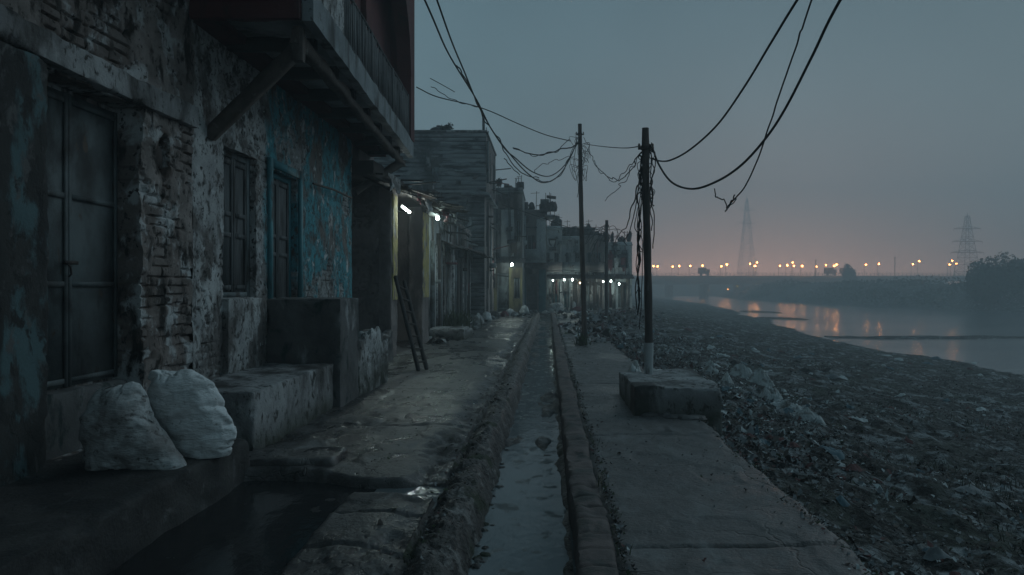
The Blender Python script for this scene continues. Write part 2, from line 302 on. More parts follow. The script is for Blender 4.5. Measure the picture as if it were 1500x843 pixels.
def water_mat(name, base, rough, bscale, stretch, strength, dist, scum=None, patch=None):
    t = NT(name); n1 = t.noise(bscale, stretch, 3, detail=4); n2 = t.noise(bscale*.2, stretch, 5, detail=4)
    b = t.n('ShaderNodeBump'); b.inputs['Strength'].default_value = strength; b.inputs['Distance'].default_value = dist
    if patch: t.l(t.mixf(t.step(t.noise(patch[0], patch[1], 7, detail=4), .5, .1), strength*patch[2], strength), b.inputs['Strength'])
    t.l(t.math('ADD', n1, t.math('MULTIPLY', n2, 2.2)), b.inputs['Height']); t.l(b.outputs[0], t.b.inputs['Normal'])
    t.b.inputs['IOR'].default_value = 1.33; t.b.inputs['Specular IOR Level'].default_value = .5
    col, rg = base, rough
    if scum:
        m = t.step(t.noise(scum[0], (1, .8, 1), 9, detail=7), scum[1], .05); col = t.mix(m, base, scum[2]); rg = t.mixf(m, rough, .7)
    t.val(t.b.inputs['Base Color'], col); t.val(t.b.inputs['Roughness'], rg)
    return t.m
M['river'] = water_mat('river_water', (.12, .137, .148), .16, 1.2, (.45, 1.3, 1), .5, .14, None, (.13, (.15, .8, 1), .12))
M['drainw'] = water_mat('drain_water', (.13, .148, .155), .05, 9, (1, .7, 1), .45, .014, (5, .6, (.13, .14, .14)), (1.1, (1, .5, 1), .15))  # pale base colour stands in for bright sky reflection
M['puddle'] = water_mat('puddle_water', (.022, .023, .024), .12, 5, (1, .7, 1), .4, .014, (3, .66, (.03, .03, .03)))
# ------------------------------------------------------------------ walls
def cuts(a, b, br, res):
    pts = sorted(set([a, b]+[x for x in br if a < x < b])); out = [a]
    for p, q in zip(pts[:-1], pts[1:]):
        n = max(1, int(math.ceil((q-p)/res))); out += list(np.linspace(p, q, n+1)[1:])
    return np.array(out)
def frame(O, U, N): return (np.array(O, float), np.array(U, float), np.array(N, float))
FX = lambda X, Y0: frame((X, Y0), (0, 1), (1, 0))      # facade that faces the street; u runs away from the camera
FY = lambda X0, Y: frame((X0, Y), (1, 0), (0, -1))     # facade that faces the camera; u runs to the right
def panel(mb, fr, u0, u1, z0, z1, ops=(), depth=.2, fn=None, res=.05, mi=0, rmi=None):
    O, U, N = fr; flip = (U[0]*N[1]-U[1]*N[0]) > 0
    us = cuts(u0, u1, [x for o in ops for x in o[:2]], res); zs = cuts(z0, z1, [x for o in ops for x in o[2:4]], res)
    A, B = np.meshgrid(us, zs, indexing='ij')
    d, wear, paint = fn(A, B) if fn else (np.zeros_like(A), None, None)
    P = np.stack([O[0]+U[0]*A+N[0]*d, O[1]+U[1]*A+N[1]*d, B], -1)
    cu, cz = (us[:-1]+us[1:])/2, (zs[:-1]+zs[1:])/2; mask = np.ones((len(cu), len(cz)), bool)
    for o in ops: mask &= ~(((cu > o[0]) & (cu < o[1]))[:, None] & ((cz > o[2]) & (cz < o[3]))[None, :])
    mb.grid(P, mi, flip=flip, mask=mask, wear=wear, paint=paint)
    for o in ops:
        i0, i1 = np.searchsorted(us, o[0]-1e-6), np.searchsorted(us, o[1]-1e-6); j0, j1 = np.searchsorted(zs, o[2]-1e-6), np.searchsorted(zs, o[3]-1e-6)
        dp = o[4] if len(o) > 4 else depth
        for (sl, fl) in (((slice(i0, i0+1), slice(j0, j1+1)), False), ((slice(i1, i1+1), slice(j0, j1+1)), True), ((slice(i0, i1+1), slice(j0, j0+1)), True), ((slice(i0, i1+1), slice(j1, j1+1)), False)):
            e = P[sl].reshape(-1, 3); bk = np.stack([O[0]+U[0]*A[sl]-N[0]*dp, O[1]+U[1]*A[sl]-N[1]*dp, B[sl]], -1).reshape(-1, 3)
            w = None if wear is None else np.concatenate([wear[sl].ravel()]*2); p_ = None if paint is None else np.concatenate([paint[sl].ravel()]*2)
            mb.grid(np.stack([e, bk]), mi if rmi is None else rmi, flip=(fl != flip), wear=w, paint=p_)
def bricks(u, z, bw, bh, seed, warp=.02, mort=.18):
    u = u+warp*fbm(u*2.3, z*2.3, 0, 3, seed); z = z+warp*fbm(u*1.7+9, z*2.1, 0, 3, seed+3)
    r = np.floor(z/bh); fz = z/bh-r; uu = u/bw+.5*(r % 2)+.5*vn(r, 0*r, 0*r, seed); fu = uu-np.floor(uu)
    ed = np.minimum(np.minimum(fz, 1-fz)*bh, np.minimum(fu, 1-fu)*bw); idn = vn(np.floor(uu)*1.0+.5, r+.5, 0*r, seed+5)
    return sst(.0, mort*bh, ed), idn
def eroded(thr=.1, seed=0, bw=.24, bh=.085, deep=.018, paint=None, hole=None, lumpy=.01, sc=1.1):
    def fn(u, z):
        n = fbm(u*sc, z*sc*.8, 0, 7, seed, .68); m = sst(thr-.05, thr+.05, n-(.13*paint(u, z) if paint else 0))
        b, idn = bricks(u, z, bw, bh, seed+11, warp=.075); b = np.clip(b+.9*sst(-.05, .25, fbm(u*2.6, z*2.6, 0, 4, seed+15)), 0, 1)
        gone = m*sst(.1, .6, idn+.9*fbm(u*3, z*3, 0, 2, seed+4)-.15)
        d = -m*(.012+deep*(1-b)+.018*np.clip(idn, -1, 1)*.6)-gone*deep*.7
        d = d+lumpy*fbm(u*2.2, z*2.2, 0, 4, seed+2)+.009*fbm(u*14, z*14, 0, 3, seed+6)*(.4+m)
        w = m*(.45+.55*(1-b))*(.55+.45*sst(-.2, .3, fbm(u*4, z*4, 0, 3, seed+17)))
        if hole:
            for hu, hz, ru, rz, dp in hole:
                rr = np.sqrt(((u-hu)/ru)**2+((z-hz)/rz)**2)+.25*fbm(u*9, z*9, 0, 3, seed+8)
                hh = 1-sst(.75, 1.05, rr); d = d-hh*dp; w = np.maximum(w, 1-sst(.9, 1.5, rr))
        p = paint(u, z)*(1-.9*m) if paint else np.zeros_like(u)
        return d, np.clip(w, 0, 1), p
    return fn
def leaf_door(mb, fr, u0, u1, z0, z1, d, rails, split=True, st=.055, mi=0):
    mb.obox(fr, u0, u1, d-.05, d, z0, z1, mi)
    ls = [(u0, (u0+u1)/2-.004), ((u0+u1)/2+.004, u1)] if split else [(u0, u1)]
    for a, b in ls:
        mb.obox(fr, a, a+st, d+.001, d+.02, z0, z1, mi); mb.obox(fr, b-st, b, d+.001, d+.02, z0, z1, mi)
        for r in rails: mb.obox(fr, a+st+.001, b-st-.001, d+.001, d+.017, r-st*.6, r+st*.6, mi)
def frame_part(mb, fr, u0, u1, z0, z1, d0, d1, w, sill=False, mi=0):
    mb.obox(fr, u0, u0+w, d0, d1, z0, z1, mi); mb.obox(fr, u1-w, u1, d0, d1, z0, z1, mi); mb.obox(fr, u0+w+.001, u1-w-.001, d0, d1-.004, z1-w, z1, mi)
    if sill: mb.obox(fr, u0+w+.001, u1-w-.001, d0, d1-.004, z0, z0+w*.8, mi)

# ================================================================== HOUSE 1: brick house with the big door
X0 = -3.7
h1 = thing('brick_house', 'dark brick house with a tall panelled teal door, nearest on the left', 'house', (X0, 2.0, -.3), 'old houses along the lane')
fr1 = FX(X0, 0)
mb = MB()
panel(mb, fr1, -4, 4.5, -.3, 5.6, fn=eroded(-.1, 3, .3, .12, .03), res=.06)
panel(mb, fr1, 4.5, 7.115, -.3, 5.6, ops=[(4.97, 6.24, .28, 3.22, .26)], fn=eroded(-.04, 5, .3, .1, .03, sc=1.7, hole=[(6.6, 2.86, .12, .2, .2)], lumpy=.03), res=.017)
mb.box((-9, -4, -.3), (X0-.262, 7.115, 5.6))
mb.build('wall', M['brickwall'], h1, smooth=40)
mb = MB()
mb.rough((X0-.1, 4.5, -.2), (X0+.07, 4.96, 3.235), .025, .03, .012, 4); mb.build('pilaster', M['tealpeel'], h1, smooth=50)
def sag(V): V[:, 2] += .012*np.sin(V[:, 1]*1.8); return V
mb = MB(); mb.rough((X0-.12, 4.3, 3.24), (X0+.075, 7.1, 3.46), .03, .025, .01, 8, fn=sag); mb.build('lintel', M['concrete'], h1, smooth=50)
mb = MB(); leaf_door(mb, fr1, 4.95, 6.22, .78, 3.18, -.245, (.83, 1.62, 2.34, 3.12), True, .035); dr = mb.build('door', M['door'], h1)
mb = MB(); mb.obox(fr1, 5.52, 5.67, -.222, -.2, 1.78, 1.81); mb.tube([pix_ for pix_ in [(X0-.215, 5.55, 1.79), (X0-.19, 5.56, 1.76), (X0-.19, 5.57, 1.7), (X0-.215, 5.58, 1.68)]], .008, 6)
mb.build('door_handle', M['iron'], dr)
mb = MB(); mb.rough((X0-.26, 4.95, .2), (X0-.1, 6.23, .77), .03, .02, .008, 3); mb.build('threshold', M['darkconcrete'], h1, smooth=50)
mb = MB(); mb.box((-9, -4, 4.9), (-2.55, 6.9, 5.05)); mb.box((-2.62, -4, 4.72), (-2.55, 6.9, 4.898)); mb.build('shade_eaves', M['tin'], h1)  # overhang out of view, added to shade the door and step
mb = MB()
mb.lump((X0-.1, 6.6, 2.86), (.05, .09, .14), 9, .2, 3, flat=False); mb.build('meter_box', M['iron'], h1, smooth=60)
# ================================================================== HOUSE 2: white and teal house with the balcony
h2 = thing('plastered_house', 'peeling white and teal house carrying the timber propped balcony', 'house', (X0, 10, -.3), 'old houses along the lane')
fr2 = FX(X0-.01, 0)
def teal(u, z): return sst(-.15, .15, (u-9.02)*1.4+.5*fbm(u*2, z*1.3, 0, 4, 61))*sst(-.1, .12, .55+fbm(u*1.6, z*1.1, 0, 5, 67)-.3*sst(4.1, 3.2, z)*0)
mb = MB()
W1, W2 = (7.82, 8.7, 1.47, 3.22, .17), (9.13, 10.1, 1.3, 3.18, .15)
e2 = eroded(.1, 21, .25, .09, .016, paint=teal, lumpy=.02, sc=1.6)
panel(mb, fr2, 7.12, 12.9, -.3, 4.36, ops=[W1, W2], fn=e2, res=.019)
fe = FY(-4.6, 12.9); frb = frame((-4.6, 12.9), (1, 0), (0, 1))
panel(mb, frb, 0, .89, -.3, 4.36, fn=eroded(.0, 23), res=.06)
mb.box((-9, 7.13, -.3), (X0-.2, 12.88, 4.36))
mb.build('wall', M['plaster'], h2, smooth=40)
for (nm, W, sm, fm) in (('window', W1, 'shutter', 'frame'), ('door', W2, 'shutter', 'tealframe')):
    mb = MB(); frame_part(mb, fr2, W[0]+.004, W[1]-.004, W[2]+.004, W[3]-.004, -.165, -.09, .07, True); w = mb.build(nm, M[fm], h2)
    mb = MB(); leaf_door(mb, fr2, W[0]+.075, W[1]-.075, W[2]+.065, W[3]-.075, -.12, (W[2]+.12, W[2]+.75, W[2]+1.0, W[3]-.13), True, .045); mb.build('shutter', M[sm], w)
mb = MB(); mb.rough((X0-.05, 7.78, .2), (X0+.06, 8.86, 1.46), .03, .03, .012, 14); mb.build('sill_panel', M['plaster'], h2, smooth=50)
mb = MB(); frame_part(mb, fr2, 9.02, 10.24, 1.3, 3.31, -.01, .035, .11); mb.build('door_surround', M['tealframe'], h2)
# upper floor in dark red
OE = lambda Y: -2.44-(Y-7.1)*.0595          # outer edge of the balcony runs slightly towards the wall
mb = MB()
panel(mb, FX(-3.3, 0), 7.13, 14.3, 4.66, 9.6, ops=[(9.2, 10.1, 4.9, 7.0, .15), (11.4, 12.4, 4.9, 7.0, .15)], fn=eroded(.3, 31, .25, .09, .02), res=.07)
mb.box((-9, 7.13, 4.37), (-3.46, 14.6, 9.6))
mb.obox(FX(-3.3, 0), 9.2, 10.1, -.14, -.1, 4.9, 7.0); mb.obox(FX(-3.3, 0), 11.4, 12.4, -.14, -.1, 4.9, 7.0)
# end pier and the arch over the last bay
n = 22
def slabY(mb, f, th, Ya, Yb, Xf):
    pass
mb.box((-9, 14.28, 4.7), (OE(14.5)+.01, 14.66, 9.6))
aY0, aY1, zs, zc = 9.6, 14.28, 6.0, 7.75
for i in range(n):
    ya, yb = aY0+(aY1-aY0)*i/n, aY0+(aY1-aY0)*(i+1)/n
    f = lambda y: zs+(zc-zs)*math.sqrt(max(0, 1-((y-(aY0+aY1)/2)/((aY1-aY0)/2))**2))
    V = []
    for y in (ya, yb):
        for xx in (OE(y)-.28, OE(y)+.005):
            V += [(xx, y, f(y)), (xx, y, 9.6)]
    mb.add(V, [(0, 1, 5, 4), (2, 6, 7, 3), (0, 4, 6, 2)])
mb.box((OE(9.4)-.28, 9.2, 4.7), (OE(9.4), 9.6, 9.6)) if False else None
mb.build('upper_wall', M['redwall'], h2, smooth=40)
# balcony: slab > fascia, parapet, railing, joists, beam, struts
def along(mb, ya, yb, xo0, xo1, z0, z1, mi=0, nseg=20, jit=.006, seed=0):
    ys = np.linspace(ya, yb, nseg*4+1); R = []
    for y in ys:
        j = jit*vn(y*5, 0, 0, seed); k = jit*vn(y*4, 3, 0, seed+1)
        R.append([(OE(y)+xo0, y, z0+j), (OE(y)+xo1+k, y, z0+j), (OE(y)+xo1+k, y, z1+k), (OE(y)+xo0, y, z1+k)])
    R = np.array(R); mb.grid(R, mi, close=True, flip=True); mb.add(R[0], [(0, 1, 2, 3)], mi); mb.add(R[-1], [(3, 2, 1, 0)], mi)
mb = MB(); V = []
for z in (4.46, 4.66):
    V += [(X0+.02, 7.12, z), (OE(7.12)-.12, 7.12, z), (OE(14.66)-.12, 14.66, z), (X0+.02, 14.66, z)]
mb.add(V, [(3, 2, 1, 0), (4, 5, 6, 7), (0, 1, 5, 4), (1, 2, 6, 5), (2, 3, 7, 6), (3, 0, 4, 7)])
bal = mb.build('balcony', M['soffit'], h2)
mb = MB(); along(mb, 7.1, 14.66, -.118, 0, 4.36, 4.69, 0, jit=.008); mb.build('fascia', M['slab'], bal, smooth=40)
mb = MB(); mb.rough((X0+.01, 7.02, 4.36), (OE(7.1)-.122, 7.115, 4.95), .03, .02, .012, 5); mb.build('end_board', M['redwall'], bal, smooth=40)
mb = MB(); along(mb, 7.1, 8.45, -.11, -.01, 4.692, 5.95, 0, jit=.006); mb.build('parapet', M['plaster'], bal, smooth=40)
mb = MB()
rz = lambda y: 5.42+.03*(y-8.9)
for y in np.arange(8.53, 14.2, .105):
    q = OE(y)-.06; wb = random.uniform(.014, .036); mb.box((q-.009, y-wb, 4.69), (q+.009, y+wb, rz(y)-.1*random.random()**3), rot=(random.gauss(0, .014), 'X'))
for y in (8.5, 10.4, 12.3, 14.2): mb.box((OE(y)-.085, y-.025, 4.69), (OE(y)-.035, y+.025, rz(y)+.01))
mb.tube([(OE(y)-.06, y, rz(y)+.01*math.sin(y*2)) for y in np.linspace(8.45, 14.3, 24)], .024, 6)
mb.tube([(OE(y)-.06, y, 4.78) for y in np.linspace(8.45, 14.3, 10)], .014, 5)
mb.build('railing', M['shutter'], bal)
for y in np.arange(7.9, 14.4, 1.02):
    mb = MB(); mb.beam((X0+.02, y+random.uniform(-.05, .05), 4.385), (OE(y)-.2, y, 4.385), .13, .145, 0, .012, int(y*10)); mb.build('joist', M['darkwood'], bal)
mb = MB(); mb.beam((OE(7.3)-.22, 7.2, 4.24), (OE(14.3)-.22, 14.5, 4.2), .1, .13, 0, .02, 3); mb.build('edge_beam', M['wood'], bal)
for (a, b) in (((OE(7.35)-.2, 7.35, 4.2), (X0-.03, 7.5, 3.25)), ((OE(14.2)-.2, 14.2, 4.18), (X0-.03, 13.1, 3.4))):
    mb = MB(); mb.beam(a, b, .12, .13, 0, .016, 7); mb.build('strut', M['wood'], bal)
mb = MB(); mb.beam((OE(7.28)-.21, 7.28, 4.0), (OE(7.28)-.21, 7.28, 4.36), .1, .1, 0, .01, 2); mb.build('post', M['wood'], bal)
mb = MB(); mb.tube([(X0+.05, 10.6, 3.2), (X0+.09, 11.5, 3.23), (X0+.1, 12.5, 3.22)], .018, 6); mb.build('pipe', M['iron'], h2)
# ================================================================== bench, walls, step, rubble, ladder
mb = MB(); mb.rough((X0+.02, 6.47, -.1), (-2.79, 8.88, .6), .025, .028, .01, 31); tag(mb.build('concrete_bench', M['concrete'], smooth=50), 'low grey concrete platform in front of the shuttered window', 'bench')
mb = MB(); mb.rough((X0+.02, 8.9, -.1), (-2.71, 9.78, 1.44), .025, .03, .012, 33); tag(mb.build('concrete_block', M['darkconcrete'], smooth=50), 'tall dark concrete block below the teal door opening', 'concrete block')
def ragged(V):
    top = sst(.35, .85, V[:, 2]); V[:, 2] -= top*np.clip(.18+.5*fbm(V[:, 1]*2.3, V[:, 0]*2, 0, 3, 77), 0, .5)+.0*V[:, 1]; return V
mb = MB(); mb.rough((-3.0, 9.79, -.1), (-2.72, 11.6, .98), .03, .05, .022, 35, fn=ragged); tag(mb.build('low_wall', M['plaster'], smooth=50), 'broken low wall with a crumbling top beyond the tall block', 'wall')
def wav(V):
    V[:, 0] += np.where(V[:, 0] > -2.8, .03*vn(V[:, 1]*1.5, 0, 0, 4)+.012*vn(V[:, 1]*6, V[:, 2]*6, 0, 5), 0); return V
mb = MB(); mb.rough((X0-.2, 1.2, -.3), (-2.6, 6.0, .28), .035, .05, .014, 37, fn=wav); kind(mb.build('doorstep', M['step'], smooth=50), 'thing'); tag(bpy.data.objects['doorstep'], 'long dark stone step under the two sacks', 'step')
# flat broken slab between step and bench
mb = MB(); mb.rough((-2.85, 5.95, -.08), (-1.95, 6.45, .075), .03, .06, .02, 41, fn=lambda V: np.c_[V[:, 0]+.12*vn(V[:, 1]*3, 0, 0, 8), V[:, 1]+.1*vn(V[:, 0]*2.5, 1, 0, 9), V[:, 2]]); tag(mb.build('broken_slab', M['pavement'], smooth=50), 'broken flat slab lying at the corner of the concrete platform', 'stone slab')
# ladder
lad = thing('ladder', 'dark wooden ladder leaning on the yellow lit pillar', 'ladder', (-2.55, 13.1, 0))
A0, A1 = np.array([-2.52, 13.0, 0.0]), np.array([-3.12, 14.05, 1.95]); B0, B1 = np.array([-2.33, 13.12, 0.0]), np.array([-2.93, 14.15, 1.95])
A0 = pix(613, 543, 13.0); A1 = pix(579, 405, 14.0); B0 = pix(625, 541, 13.2); B1 = pix(592, 412, 14.2)
for a, b in ((A0, A1), (B0, B1)):
    mb = MB(); mb.beam(a, b, .06, .06, 0, .004, 2); mb.build('rail', M['darkwood'], lad)
for k in range(7):
    t = (k+.6)/7.4; mb = MB(); mb.beam(A0+(A1-A0)*t, B0+(B1-B0)*t, .05, .035); mb.build('rung', M['wood'], lad)
# ================================================================== HOUSE 3: open shop with lit pillars and a ragged canopy
h3 = thing('shop_house', 'single storey house with lamplit yellow pillar sides under a ragged lit canopy', 'house', (X0, 17, -.3), 'old houses along the lane')
mb = MB()
panel(mb, FY(-4.7, 14.5), 0, 1.1, -.3, 4.1, fn=eroded(-.05, 41, .25, .09, .03), res=.035)
panel(mb, FX(-4.7, 0), 12.92, 21.2, -.3, 4.1, fn=eroded(-.05, 43), res=.09)
mb.box((-9, 12.92, -.3), (-4.75, 21.2, 4.1)); mb.box((-9, 12.93, 4.09), (-3.8, 14.9, 4.455)); mb.box((-4.7, 14.52, -.3), (X0-.1, 14.7, 4.1))
panel(mb, FX(-3.72, 0), 19.25, 21.2, -.3, 4.1, fn=eroded(.05, 44), res=.05); mb.box((-4.7, 19.27, -.3), (-3.75, 21.2, 4.1))
mb.build('wall', M['brownwall'], h3, smooth=40)
for (ya, yb, xa) in ((14.6, 15.2, -3.36), (18.2, 19.2, -3.36)):
    mb = MB(); mb.rough((-3.72, ya, -.2), (xa, yb, 3.75), .03, .035, .02, int(ya*3)); pz = mb.build('pillar', M['brownwall'], h3, smooth=50); mb = MB(); mb.rough((xa-.03, ya+.1, 1.3), (xa+.025, yb-.06, 3.6), .03, .03, .012, int(ya*7)); mb.build('painted_lit_face', M['lamplityellow'], pz, smooth=50)  # street side strip carries the lamp light in its yellow colour
mb = MB(); mb.rough((-4.9, 12.92, 3.72), (-3.3, 21.1, 4.0), .12, .05, .03, 47); mb.build('roof_beam', M['darkwood'], h3, smooth=50)
for k, (ya, yb, ex, ez, tl) in enumerate([(12.95, 14.6, -3.05, 3.62, .1), (14.3, 16.3, -3.0, 3.68, -.04), (16.0, 18.4, -2.85, 3.72, .03), (18.0, 20.6, -2.85, 3.82, -.05), (20.3, 23.4, -2.7, 3.98, .04)]):
    mb = MB(); ys = np.arange(ya, yb, .025); xs = np.linspace(-4.6, ex, 12); A, B = np.meshgrid(ys, xs, indexing='ij')
    t = (B+4.6)/(ex+4.6); ragg = .25*fbm(A*3, 0*A, 0, 4, k+50)*t**3
    Z = 4.25-(4.25-ez)*t+tl*(A-ya)*.6+.018*np.sin(A*2*math.pi/.11)+.05*fbm(A*1.5, B*1.5, 0, 3, 60+k)*t
    P = np.stack([B+ragg, A, Z+.012*k], -1); mb.grid(P); P2 = P.copy(); P2[..., 2] -= .006; mb.grid(P2, flip=True); mb.build('roof_sheet', M['tin'], h3, smooth=60)
for k in range(26):                       # sticks and rag ends poking out of the canopy edge
    y = random.uniform(13, 22.5); a = np.array([-3.4-random.random()*.4, y, 3.78+.02*(y-13)+random.uniform(-.1, .15)])
    b = a+np.array([random.uniform(.45, .95), random.uniform(-.5, .7), random.uniform(-.3, .12)])
    mb = MB(); mb.beam(a, b, .03, .03, 0, .006, k); mb.build('stick', M['darkwood'] if k % 3 else M['wood'], h3)
def rag(mb, c, w, h, seed, ax=(0, 1, 0), n=14):
    u = np.linspace(-.5, .5, n); v = np.linspace(0, 1, n); A, B = np.meshgrid(u, v, indexing='ij')
    ax = np.array(ax, float); nn = np.array([ax[1], -ax[0], 0])
    fold = .12*w*fbm(A*5, B*2, 0, 3, seed); L = h*(1+.45*fbm(A*4, 0*A, 0, 3, seed+3))
    P = np.array(c)+A[..., None]*w*ax*(1-.25*B[..., None])+fold[..., None]*nn; P[..., 2] -= B*L
    mb.grid(P); mb.grid(P+nn*.004, flip=True)
for k, (y, w, h) in enumerate([(13.4, .8, .3), (15.9, .5, .25), (17.2, .9, .32), (20.0, 1.1, .3), (22.0, .9, .26)]):
    mb = MB(); rag(mb, (-3.0, y, 3.76+.02*(y-13)), w, h, 80+k); mb.build('hanging_rag', M['redrag'] if k % 2 else M['sackg'], h3, smooth=60)
mb = MB(); mb.rough((-3.62, 12.95, -.1), (-3.3, 14.55, .75), .04, .06, .03, 55, fn=ragged); tag(mb.build('rubble_wall', M['darkconcrete'], smooth=50), 'crumbled dark rubble wall beside the foot of the ladder', 'wall')
for k, (xa, ya, za) in enumerate([(-3.6, 21.3, .22), (-3.35, 20.3, .34)]):
    mb = MB(); mb.rough((xa-.2, ya, -.1), (xa+1.1-.25*k, ya+1.4, za), .05, .06, .02, 56+k); tag(mb.build('stone_step', M['concrete'], smooth=50), ('wide low grey stone step past the yellow pillar', 'upper grey stone step against the yellow pillar')[k], 'step')
# ------------------------------------------------------------------ sacks
def sack_cloth(prof, Yc, seed, press, frames, grow, bend, m, label, fold=1.0, tilt=0., flat=.27, depth=1.0, drop=.0):
    ys = np.array([p[0] for p in prof], float); n, k = 64, 72
    t = np.linspace(0, 1, n); yy = np.interp(t, np.linspace(0, 1, len(ys)), ys)
    Lp = np.interp(yy, ys, [p[1] for p in prof]); Rp = np.interp(yy, ys, [p[2] for p in prof])
    cxm, cym = (Lp.min()+Rp.max())/2, (ys[0]+ys[-1])/2
    gx = lambda v: cxm+(v-cxm)*grow; Lp, Rp, yy = gx(Lp), gx(Rp), cym+(yy-cym)*grow
    s = np.linspace(0, 1, k); PXg = Lp[:, None]+(Rp-Lp)[:, None]*s[None]; PYg = yy[:, None]+0*s[None]
    X = (PXg-VPX)/F*Yc; Z = (HY-PYg)/F*Yc+EYE
    r = np.random.default_rng(seed)
    bul = .05*np.sin(np.pi*s)[None]*np.sin(np.pi*t)[:, None]**.6
    w = .016*fbm(X*2.2+.8*Z, Z*19-X*3, 0, 3, seed)+.014*fbm(X*3, Z*4, 1, 2, seed+1)
    front = np.stack([X, Yc-bul+w*(bul > 0), Z], -1); back = np.stack([X, Yc+bul, Z], -1)
    I = np.arange(n*k).reshape(n, k); J = np.full((n, k), -1)
    J[0], J[-1], J[:, 0], J[:, -1] = I[0], I[-1], I[:, 0], I[:, -1]
    inner = J < 0; J[inner] = np.arange(inner.sum())+n*k
    V = np.concatenate([front.reshape(-1, 3), back[inner]])
    q = lambda A, f: (lambda Q: Q[:, ::-1] if f else Q)(np.stack([A[:-1, :-1], A[1:, :-1], A[1:, 1:], A[:-1, 1:]], -1).reshape(-1, 4))
    me = bpy.data.meshes.new('tmp'); me.from_pydata(V.tolist(), [], np.concatenate([q(I, False), q(J, True)]).tolist()); me.validate()
    o = bpy.data.objects.new('tmp', me); COL.objects.link(o)
    md = o.modifiers.new('c', 'CLOTH'); st = md.settings
    st.quality = 5; st.mass = .25; st.tension_stiffness = 25; st.compression_stiffness = 25; st.shear_stiffness = 12; st.bending_stiffness = bend; st.air_damping = 2
    st.tension_damping = 8; st.compression_damping = 8
    st.use_pressure = True; st.uniform_pressure_force = press; st.effector_weights.gravity = 0; md.collision_settings.use_collision = False; md.collision_settings.use_self_collision = False
    # the seam row resting on the step stays put

    S.frame_start, S.frame_end = 1, frames; md.point_cache.frame_start, md.point_cache.frame_end = 1, frames
    for f in range(1, frames+1): S.frame_set(f)
    dg = bpy.context.evaluated_depsgraph_get(); ev = o.evaluated_get(dg); mm = ev.to_mesh(); P = np.zeros(len(mm.vertices)*3, np.float32); mm.vertices.foreach_get('co', P); P = P.reshape(-1, 3).astype(float); ev.to_mesh_clear()
    bpy.data.objects.remove(o); bpy.data.meshes.remove(me); S.frame_set(1)
    x0, x1 = [(v-VPX)/F*Yc for v in (min(p[1] for p in prof), max(p[2] for p in prof))]; z0, z1 = [(HY-v)/F*Yc+EYE for v in (prof[-1][0], prof[0][0])]
    P[:, 0] = x0+(P[:, 0]-P[:, 0].min())/np.ptp(P[:, 0])*(x1-x0); P[:, 2] = z0-drop+(P[:, 2]-P[:, 2].min())/np.ptp(P[:, 2])*(z1-z0+drop); P[:, 1] = Yc+(P[:, 1]-Yc)*depth
    low = (P[:, 2] < flat) & (P[:, 0] < -2.5); P[:, 2] = np.where(low, flat-.012+.1*(P[:, 2]-flat), P[:, 2])
    return P, np.concatenate([q(I, False), q(J, True)])

p1_ = [(559, 178, 200), (563, 165, 214), (572, 147, 223), (584, 131, 232), (598, 121, 241), (612, 119, 249), (628, 122, 258), (644, 122, 267), (660, 124, 276), (672, 126, 281), (682, 128, 281), (688, 131, 277)]
p2_ = [(541, 232, 270), (545, 221, 287), (553, 216, 303), (562, 219, 316), (578, 217, 328), (596, 217, 338), (614, 221, 344), (632, 228, 347), (648, 238, 345), (660, 248, 341), (670, 261, 334), (679, 277, 326), (689, 297, 316)]
for p, Y, sd, m, lb in ((p1_, 5.02, 3, M['sackg'], 'dirty grey slumped sack, the left one of two on the step'), (p2_, 5.38, 5, M['sackw'], 'cleaner white bulging sack leaning right, beside the platform')):
    P, Q = sack_cloth(p, Y, sd, 4.5, 30, 1.12, .03, m, lb, flat=.285, depth=.85, drop=.07 if Y < 5.2 else .02)
    rdg = lambda a, b, sd_: 1-2.4*np.abs(fbm(a, b, 0, 3, sd_))
    P[:, 1] -= np.where(P[:, 1] < Y, .018*rdg(P[:, 0]*2.4+P[:, 2]*1.5, P[:, 2]*11-P[:, 0]*3, sd)+.016*rdg(P[:, 0]*5+P[:, 2]*4, P[:, 2]*5-P[:, 0]*3, sd+7), 0)
    P[:, 1] = np.minimum(P[:, 1], Y+.17)
    mb = MB(); mb.add(P, Q); tag(mb.build('sack', m, smooth=180), lb, 'sack', 'sacks on the doorstep')
